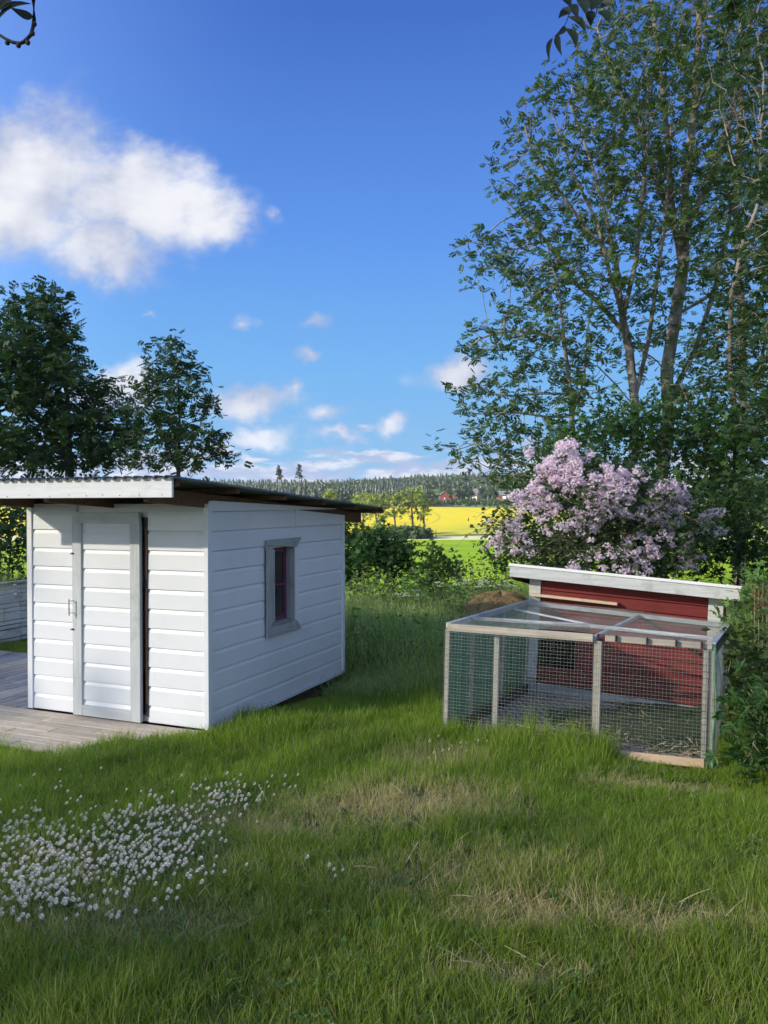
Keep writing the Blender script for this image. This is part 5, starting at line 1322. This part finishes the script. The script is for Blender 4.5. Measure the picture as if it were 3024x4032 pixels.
for i, (x, y, H) in enumerate(((-31, -12, 13), (-34, -3, 14), (-32, 6, 13), (-35, 15, 14))):
    leaf_card_tree('tall_tree', ['round leafy tree out of view left of the garden, rearmost', 'leafy tree out of view left of the garden, second from the rear', 'leafy tree out of view left of the garden behind the board fence', 'leafy tree out of view left of the garden, nearest the field'][i], x, y, H, 5.0, 2250, .6)

def make_shade_cloud():
    """unseen cumulus-shaped blocker added before the sun: shades the garden, fields stay sunlit"""
    import bmesh
    from mathutils import noise as mn
    c = Vector((4, 2, 2))+SUN_DIR*1400  # added mesh on the sun's path, out of view, to dim the garden
    bm = bmesh.new(); bmesh.ops.create_icosphere(bm, subdivisions=6, radius=1.0)
    ax = Vector((SUN_DIR.x, SUN_DIR.y, 0)).normalized(); pr = Vector((-ax.y, ax.x, 0))
    for v in bm.verts:
        p = v.co.copy(); k = 1+.16*mn.fractal(p*1.3, 1.0, 2.0, 5)+.05*abs(mn.noise(p*6))
        v.co = ax*(p.x*110*k)+pr*(p.y*84*k)+Vector((0, 0, p.z*58*k*(1 if p.z > 0 else .75)))
    me = bpy.data.meshes.new('shade_cloud'); bm.to_mesh(me); bm.free()
    m = bpy.data.materials.new('shade_cloud_skin'); m.use_nodes = True; t = NT(m.node_tree); t.n.clear()
    d = t.node('ShaderNodeBsdfDiffuse'); d.inputs[0].default_value = (.9, .9, .9, 1); tr = t.node('ShaderNodeBsdfTranslucent'); tr.inputs[0].default_value = (.9, .9, .9, 1)
    tp = t.node('ShaderNodeBsdfTransparent'); a = t.node('ShaderNodeMixShader'); b = t.node('ShaderNodeMixShader'); o = t.node('ShaderNodeOutputMaterial')
    a.inputs[0].default_value = .6; b.inputs[0].default_value = SHADE_CLOUD_THRU
    t.l.new(d.outputs[0], a.inputs[1]); t.l.new(tr.outputs[0], a.inputs[2]); t.l.new(a.outputs[0], b.inputs[1]); t.l.new(tp.outputs[0], b.inputs[2]); t.l.new(b.outputs[0], o.inputs[0])
    me.materials.append(m); ob = bpy.data.objects.new('shade_cloud', me); COL.objects.link(ob); ob.location = c; ob['kind'] = 'structure'
SHADE_CLOUD_THRU = .52
make_shade_cloud()

def overhang():
    b = np.array([4.2, -3.6, float(gz(4.2, -3.6))]); T = thing('overhanging_tree', 'tree above the viewer whose leafy twig and bare loop hang into the top', 'tree', b)
    tr = MB(); top = np.array([3.6, -3.2, 4.6]); hub = at(1290, -330, 2.6)
    tr.tube([b, b+np.array([-.1, .1, 1.5]), np.array([4.0, -3.3, 3.2]), top, np.array([3.2, -3.0, 6.5])], [.22, .19, .17, .13, .07], 10)
    tr.tube([top, np.array([2.6, -1.2, 5.2]), hub+Zu*.4, hub, ], [.09, .06, .03, .012], 8)
    lh = at(60, -420, 1.9)
    tr.tube([top, np.array([1.2, -1.8, 5.2]), np.array([-.6, -.2, 4.4]), lh+Zu*.3, lh], [.09, .06, .03, .016, .01], 8); tr.build('trunk', MAT['darkbark'], T, True)
    m = MB(); d = 1.9
    loop = [(60, -420), (78, -200), (70, -60), (72, 0), (74, 40), (71, 60), (66, 76), (52, 90), (42, 94), (26, 91), (12, 84), (-4, 74), (-30, 62), (-80, 60)]
    pts = np.array([at(x, y, d) for x, y in loop]); m.tube(pts, [.008, .006, .005, .0046, .0044, .0042, .0042, .0046, .0044, .004, .0036, .0034, .003, .002], 7)
    for x, y in ((74, 52), (70, 72), (60, 92), (40, 98), (16, 92)): m.ball(at(x, y, d), .0065, 6, 4)
    m.build('bare_twig', MAT['apple'], T, True)
    def leaf(p, tip, w, side, curl=.15):
        p, tip = np.asarray(p), np.asarray(tip); ax = tip-p; L = np.linalg.norm(ax); sd = np.cross(ax/L, FW); sd /= np.linalg.norm(sd); nrm = np.cross(ax/L, sd)
        V = []; k = 7
        for i in range(k):
            t = i/(k-1); ww = w*math.sin(math.pi*min(.999, t**.85))*(1-.25*t)+.0006; c = p+ax*t+sd*side*curl*L*math.sin(math.pi*t)+nrm*.04*L*math.sin(math.pi*t)
            V += [c-sd*ww+nrm*ww*.35, c, c+sd*ww+nrm*ww*.35]
        F = [(3*i+j, 3*i+j+1, 3*i+j+4, 3*i+j+3) for i in range(k-1) for j in (0, 1)]
        return np.array(V), F
    def leafobj(x0, y0, x1, y1, w, side, dd=2.6, curl=.15):
        V, F = leaf(at(x0, y0, dd), at(x1, y1, dd-.04), w, side, curl); mesh_np('leaf', V, [np.array(F)], MAT['hangleaf'], T, True)
    leafobj(72, 36, 22, 16, .012, 1, 1.9); leafobj(68, 8, -6, 46, .009, -1, 1.9)
    leafobj(20, -8, -20, 30, .014, 1, 1.9)
    s = MB(); tw = [(1290, -330), (1252, -150), (1238, -40), (1233, 5), (1230, 30), (1219, 58)]; s.tube([at(x, y, 2.6) for x, y in tw], [.012, .006, .0035, .0028, .0022, .0014], 6)
    s.tube([at(x, y, 2.6) for x, y in ((1290, -330), (1295, -120), (1292, -20), (1288, 30))], [.010, .006, .003, .0015], 6); s.build('leafy_twig', MAT['apple'], T, True)
    q = lambda x, y: (1152+x*.1323, y*.1323)      # from the close crop of the top edge
    for x0, y0, x1, y1, w, sd in ((600, 50, 405, -60, .026, 1), (580, 220, 395, 300, .022, -1), (440, 140, 590, 230, .018, 1), (560, 270, 840, 530, .024, 1), (500, 420, 325, 600, .016, 1), (510, 460, 680, 790, .024, 1), (395, 560, 450, 910, .02, -1), (300, 620, 250, 1010, .013, -1),
                                  (640, 60, 720, 300, .03, -1), (720, 20, 840, 240, .034, 1), (800, -20, 800, 190, .035, 1), (960, -40, 920, 180, .04, 1), (960, 180, 925, 440, .03, -1), (1040, 190, 1240, 380, .03, 1), (1060, 120, 1310, 70, .032, 1), (880, -120, 900, 140, .045, -1), (1080, -120, 1120, 120, .04, 1), (660, -120, 760, 120, .04, 1), (1160, -160, 1260, 20, .04, 1)):
        a, c = q(x0, y0), q(x1, y1); leafobj(a[0]+2, a[1], c[0]+2, c[1], w*.6, sd, 2.6+random.uniform(-.08, .08), .10)
    # crown above and behind the viewer (out of the picture)
    c = rng.normal(0, 1, (90, 3)); c /= np.linalg.norm(c, axis=1)[:, None]; c = c*(rng.random(90)**.4)[:, None]*np.array([3.6, 2.8, 1.8])+np.array([2.8, -3.4, 6.4])
    pos = np.repeat(c, 40, 0)+rng.normal(0, .3, (3600, 3)); ok = (pos[:, 2] > 1.86+.72*np.maximum(pos[:, 1], 0)+.9) & (rng.random(len(pos)) < .5); pos = pos[ok]
    V, F = scatter(ASH[0], ASH[1], pos, rand_rot(len(pos), .7), rng.uniform(.2, .3, len(pos))); mesh_np('crown', V, F, MAT['ashdark'], T, kind='stuff')
MAT['hangleaf'] = mat_leaf('near_hanging_leaf', (.008, .016, .006), (.014, .028, .008), trans=.15)
overhang()

# ------------------------------------------------------------------ fields: trees, pines, farm, forest
def field_tree(label, dx, ytop, ybase, dep, rdx, bark='darkbark', group='trees in the field', leaf='fieldtree', shape=None):
    g = at(dx, 1100, dep); g[2] = gz(g[0], g[1])
    top = at(dx, ytop, dep); H = top[2]-g[2]; k = dep*D2F/FPX; R = rdx*k
    tree('field_tree', label, 'tree', g, [[g, g+np.array([.2, 0, H*.3]), g+np.array([-.2, 0, H*.6]), g+np.array([.1, 0, H*.9])]],
         clumps([(g+np.array([0, 0, H*.68]), (R, R, H*.30), 1.0), (g+np.array([R*.2, 0, H*.82]), (R*.6, R*.6, H*.16), .5)], 70, 6, .5),
         PAIR, leaf, bark, size=1.0, per=3, thr=4, spread=.4, base_r=.28, group=group, step=.8, kill=1.0, infl=6, twig=bark, tip=.03)
field_tree('broad round-headed tree with dark straight trunk before the yellow field', 890, 1048, 1140, 252, 38)
field_tree('tree with thin crown just left of the broad field tree', 852, 1062, 1140, 255, 30)
field_tree('pale tree standing above the shed roof end, right of the smaller pair', 812, 1064, 1150, 248, 30)
field_tree('hazy tree right behind the end of the shed roof', 784, 1060, 1150, 262, 32)
field_tree('pale round tree peeping over the shed roof before the forest', 712, 1052, 1120, 300, 18)
field_tree('leaning small tree between the broad tree and its left neighbour', 915, 1075, 1140, 254, 16)
def copse():
    g = at(880, 1148, 245); g[2] = gz(g[0], g[1]); T = thing('copse_bush', 'dark rounded thicket at the foot of the field trees', 'bush', g)
    k = 245*D2F/FPX; c = rng.normal(0, .5, (180, 3))*np.array([38*k, 4, 0])+g; c[:, 2] += rng.uniform(.3, 1, 180)**1*16*k*1.1
    pos = np.repeat(c, 22, 0)+rng.normal(0, .6, (180*22, 3)); V, F = scatter(PAIR[0], PAIR[1], pos, rand_rot(len(pos), .9), rng.uniform(.8, 1.3, len(pos)))
    mesh_np('foliage', V, F, MAT['farleaf'], T, kind='stuff')
    m = MB()
    for i in range(9): q = g+np.array([(i-4)*2.2, 0, 0]); m.tube([q, q+Zu*3], [.15, .06], 5)
    m.build('stems', MAT['darkbark'], T)
copse()
def birch():
    d = 200; g = at(823, 1100, d); g[2] = gz(g[0], g[1]); T = thing('birch_tree', 'white-trunked birch low in front of the yellow field', 'tree', g); k = d*D2F/FPX
    top = at(826, 1110, d); m = MB(); m.tube([g, g+(top-g)*.5+np.array([.15, 0, 0]), top], [.2, .15, .06], 6); m.build('trunk', MAT['white'], T, True)
    c = rng.normal(0, .5, (70, 3))*np.array([16*k, 2, 20*k])+at(822, 1152, d); pos = np.repeat(c, 14, 0)+rng.normal(0, .4, (980, 3)); V, F = scatter(PAIR[0], PAIR[1], pos, rand_rot(980, .9), rng.uniform(.5, .9, 980)); mesh_np('crown', V, F, MAT['fieldtree'], T, kind='stuff')
birch()
pos_n = lambda c, k: np.zeros((len(c)*k, 3))
for i, (dx, yt) in enumerate(((603, 1006), (646, 1003))):
    d = 300+20*i; g = at(dx, 1100, d); g[2] = gz(g[0], g[1]); top = at(dx, yt, d); H = top[2]-g[2]
    T = thing('tall_pine', ['left one of two tall lone pines rising above the forest line', 'right one of two tall lone pines rising above the forest line'][i], 'tree', g, 'two lone pines')
    m = MB(); m.tube([g, g+Zu*H*.5, top], [.32, .24, .07], 6)
    for k in range(11): a = k*2.1; z = H*(.80+.19*k/11); L = 1.6*(1-.6*k/11); m.tube([g+Zu*z, g+np.array([math.cos(a)*L, math.sin(a)*L, z+.2])], [.07, .03], 4)
    m.build('trunk', MAT['bark'], T, True)
    c = np.stack([rng.normal(0, .85, 60), rng.normal(0, .85, 60), rng.uniform(.78, 1.0, 60)*H], -1); c[:, :2] *= (1.25-(c[:, 2:]/H-.78)/.22)*.9; c += g; c = c[rng.random(60) < .62]
    pos = np.repeat(c, 10, 0)+rng.normal(0, .22, (len(pos_n(c, 10)), 3)); V, F = scatter(PAIR[0], PAIR[1], pos, rand_rot(len(pos), .6), rng.uniform(.35, .6, len(pos))); mesh_np('crown', V, F, MAT['darkneedle'], T, kind='stuff')
def pole():
    g = at(812, 1100, 420); g[2] = gz(g[0], g[1]); t = at(812, 1043, 420); tag(MB().tube([g, t], [.2, .12], 6).build('wooden_pole', MAT['bark'], loc=g), 'thin bare pole standing before the distant forest', 'pole')
pole()
def barn(label, dx0, dx1, ybase, yeave, yridge, dep, wall='barnred', door=True, cat='barn', long=True):
    p0, p1 = at(dx0, ybase, dep), at(dx1, ybase, dep); W = p1[0]-p0[0]; z0 = min(float(gz(p0[0], dep)), p0[2])-.5; ze = at(dx0, yeave, dep)[2]; zr = at(dx0, yridge, dep)[2]
    D = 9.0; T = thing('farm_barn' if cat == 'barn' else 'farm_house', label, cat, ((p0[0]+p1[0])/2, dep+D/2, z0)); x0, x1 = p0[0], p1[0]
    MB().box((x0, dep, z0), (W, 0, 0), (0, D, 0), (0, 0, ze-z0)).build('wall', MAT[wall], T)
    m = MB()
    if long:
        for sgn in (0, 1):
            ya, yb = (dep-.5, dep+D/2) if sgn == 0 else (dep+D+.5, dep+D/2)
            m.hexa([(x0-.4, ya, ze-.1), (x1+.4, ya, ze-.1), (x1+.4, yb, zr), (x0-.4, yb, zr), (x0-.4, ya, ze+.2), (x1+.4, ya, ze+.2), (x1+.4, yb, zr+.3), (x0-.4, yb, zr+.3)])
    else:
        xm = (x0+x1)/2
        for xa in (x0-.4, x1+.4): m.hexa([(xa, dep-.5, ze-.1), (xm, dep-.5, zr), (xm, dep+D+.5, zr), (xa, dep+D+.5, ze-.1), (xa, dep-.5, ze+.2), (xm, dep-.5, zr+.3), (xm, dep+D+.5, zr+.3), (xa, dep+D+.5, ze+.2)])
        g2 = MB(); g2.add([(x0, dep, ze), (x1, dep, ze), (xm, dep, zr), (x0, dep+.2, ze), (x1, dep+.2, ze), (xm, dep+.2, zr)], [(0, 1, 2), (5, 4, 3), (0, 3, 4, 1), (1, 4, 5, 2), (2, 5, 3, 0)]); g2.build('gable', MAT[wall], T)
    m.build('roof', MAT['barnroof'], T)
    n = max(1, int(W/5))
    for i in range(n):
        xx = x0+W*(i+.5)/n; MB().box((xx-.6, dep-.08, z0+1.8), (.9, 0, 0), (0, .08, 0), (0, 0, .9)).build('window', MAT['white' if wall == 'barnred' else 'dark'], T)
    if door: MB().box((x0+W*.25, dep-.07, z0+.4), (2.4, 0, 0), (0, .07, 0), (0, 0, 2.6)).build('door', MAT['white'], T)
barn('small red gabled hut left of the farm trees', 951, 970, 1081, 1070, 1062, 610, long=False, door=False)
barn('long red barn with grey roof in the farm on the hill', 980, 1033, 1078, 1066, 1056, 625)
barn('small pale farm house half hidden by the barn', 1023, 1030, 1080, 1071, 1067, 612, wall='white', cat='house', door=False)
barn('low red barn at the right of the farm', 1078, 1113, 1079, 1070, 1061, 630)
def far_tree(label, dx, dep, ytop, rdx, leaf='farleaf', n=60):
    g = at(dx, 1100, dep); g[2] = gz(g[0], g[1]); top = at(dx, ytop, dep)[2]; H = top-g[2]; k = dep*D2F/FPX
    T = thing('farm_tree', label, 'tree', g, 'trees around the farm'); MB().tube([g, g+Zu*H*.6], [.4, .15], 6).build('trunk', MAT['darkbark'], T)
    c = rng.normal(0, .45, (n, 3))*np.array([rdx*k, rdx*k, H*.36])+g+Zu*H*.55; pos = np.repeat(c, 14, 0)+rng.normal(0, .8, (n*14, 3)); V, F = scatter(PAIR[0], PAIR[1], pos, rand_rot(len(pos), .9), rng.uniform(1.6, 2.6, len(pos))); mesh_np('crown', V, F, MAT[leaf], T, kind='stuff')
for dx, dep, yt, r, lb in ((1003, 590, 1045, 17, 'feathery grey-green tree before the long barn'), (975, 640, 1055, 10, 'dark tree behind the small red hut'), (1058, 600, 1060, 11, 'round tree between the two barns'), (928, 560, 1060, 14, 'bushy tree left of the small red hut'), (1120, 590, 1050, 18, 'wide tree right of the low red barn'), (905, 560, 1062, 12, 'bushy tree at the left end of the farm hedge')): far_tree(lb, dx, dep, yt, r)

def forest(name, label, n, x0, x1, y0, y1, h0, h1, mat, decid=.35, mat2='farleaf'):
    """individual low trees merged into one distant wood"""
    x = rng.uniform(x0, x1, n); y = rng.uniform(y0, y1, n); z = gz(x, y); H = rng.uniform(h0, h1, n)*(1+.12*noise2(x, y, .02)); conif = rng.random(n) > decid
    conif = rng.random(n) > np.clip(decid+.35*noise2(x, y, .012, 2), .05, .95)
    # conifer: stack of ragged skirts
    tv, tf = [], []
    for lv in range(6):
        zt = .16+.15*lv; r = .20*(1-lv/6.3)+.015; k = 7; b = len(tv); tv.append((0, 0, min(1.0, zt+.24)))
        for i in range(k): a = 2*math.pi*(i+.5*(lv % 2))/k; rr = r*(1.15 if i % 2 else .8); tv.append((rr*math.cos(a), rr*math.sin(a), zt-.07*(i % 2)))
        for i in range(k): tf.append((b, b+1+i, b+1+(i+1) % k))
    q = conif; m = q.sum(); az = rng.uniform(0, 6.28, m); R = np.zeros((m, 3, 3)); R[:, 0, 0] = np.cos(az); R[:, 0, 1] = -np.sin(az); R[:, 1, 0] = np.sin(az); R[:, 1, 1] = np.cos(az); R[:, 2, 2] = 1
    V, F = scatter(tv, [tf], np.stack([x, y, z], -1)[q], R, H[q])
    o = mesh_np(name, V, F, MAT[mat], None, kind='stuff'); tag(o, label[0], 'forest')
    q = ~conif; m = q.sum(); c = np.stack([x, y, z], -1)[q]; hh = H[q]*.8; per = 40
    d = rng.normal(0, 1, (m, per, 3)); d /= np.linalg.norm(d, axis=2)[..., None]; d[..., 2] = np.abs(d[..., 2])*1.0-.25; d *= rng.uniform(.75, 1.05, (m, per, 1))
    pos = c[:, None]+np.array([0, 0, .5])*hh[:, None, None]+d*hh[:, None, None]*np.array([.34, .34, .5]); pos = pos.reshape(-1, 3)
    s = np.repeat(hh, per)*rng.uniform(.14, .24, m*per); V, F = scatter([(-.5, -.5, 0), (.5, -.5, .15), (.5, .5, 0), (-.5, .5, .15)], [[(0, 1, 2, 3)]], pos, rand_rot(m*per, 1.0), s)
    o = mesh_np(name, V, F, MAT[mat2], None, kind='stuff'); tag(o, label[1], 'forest')
forest('forest', ('dark spruces of the forest on the far ridge', 'lighter broadleaf trees mixed into the far ridge forest'), 5200, -420, 520, 700, 990, 8, 14, 'darkneedle', .6)
forest('grove', ('dark spruces of the nearer grove left of the farm', 'broadleaf trees of the nearer grove left of the farm'), 420, -60, 30, 520, 600, 9, 14, 'darkneedle', .6)
forest('tree_belt', ('spruces in the belt of trees behind the yellow field on the left', 'leafy trees in the belt behind the yellow field on the left'), 420, -260, -60, 520, 620, 9, 14, 'darkneedle', .7)
forest('tree_belt', ('spruces beyond the farm on the right', 'leafy trees beyond the farm on the right'), 700, 60, 380, 640, 740, 9, 14, 'darkneedle', .6)
forest('hedge_belt', ('young spruces in the hedge between the yellow field and the farm', 'leafy hedge between the yellow field and the farm'), 260, 20, 190, 494, 520, 3.5, 8, 'darkneedle', .9)
def make_haze():
    m = bpy.data.materials.new('thin_air'); m.use_nodes = True; t = NT(m.node_tree); t.n.clear()
    v = t.node('ShaderNodeVolumePrincipled'); v.inputs['Color'].default_value = (.80, .88, 1.0, 1); v.inputs['Density'].default_value = HAZE; v.inputs['Anisotropy'].default_value = .2
    o = t.node('ShaderNodeOutputMaterial'); t.l.new(v.outputs[0], o.inputs['Volume'])
    b = MB().box((-1600, -80, -12), (3300, 0, 0), (0, 3100, 0), (0, 0, 62)).build('haze', m); b['kind'] = 'stuff'
HAZE = .00013
make_haze()
print('SCENE BUILT')
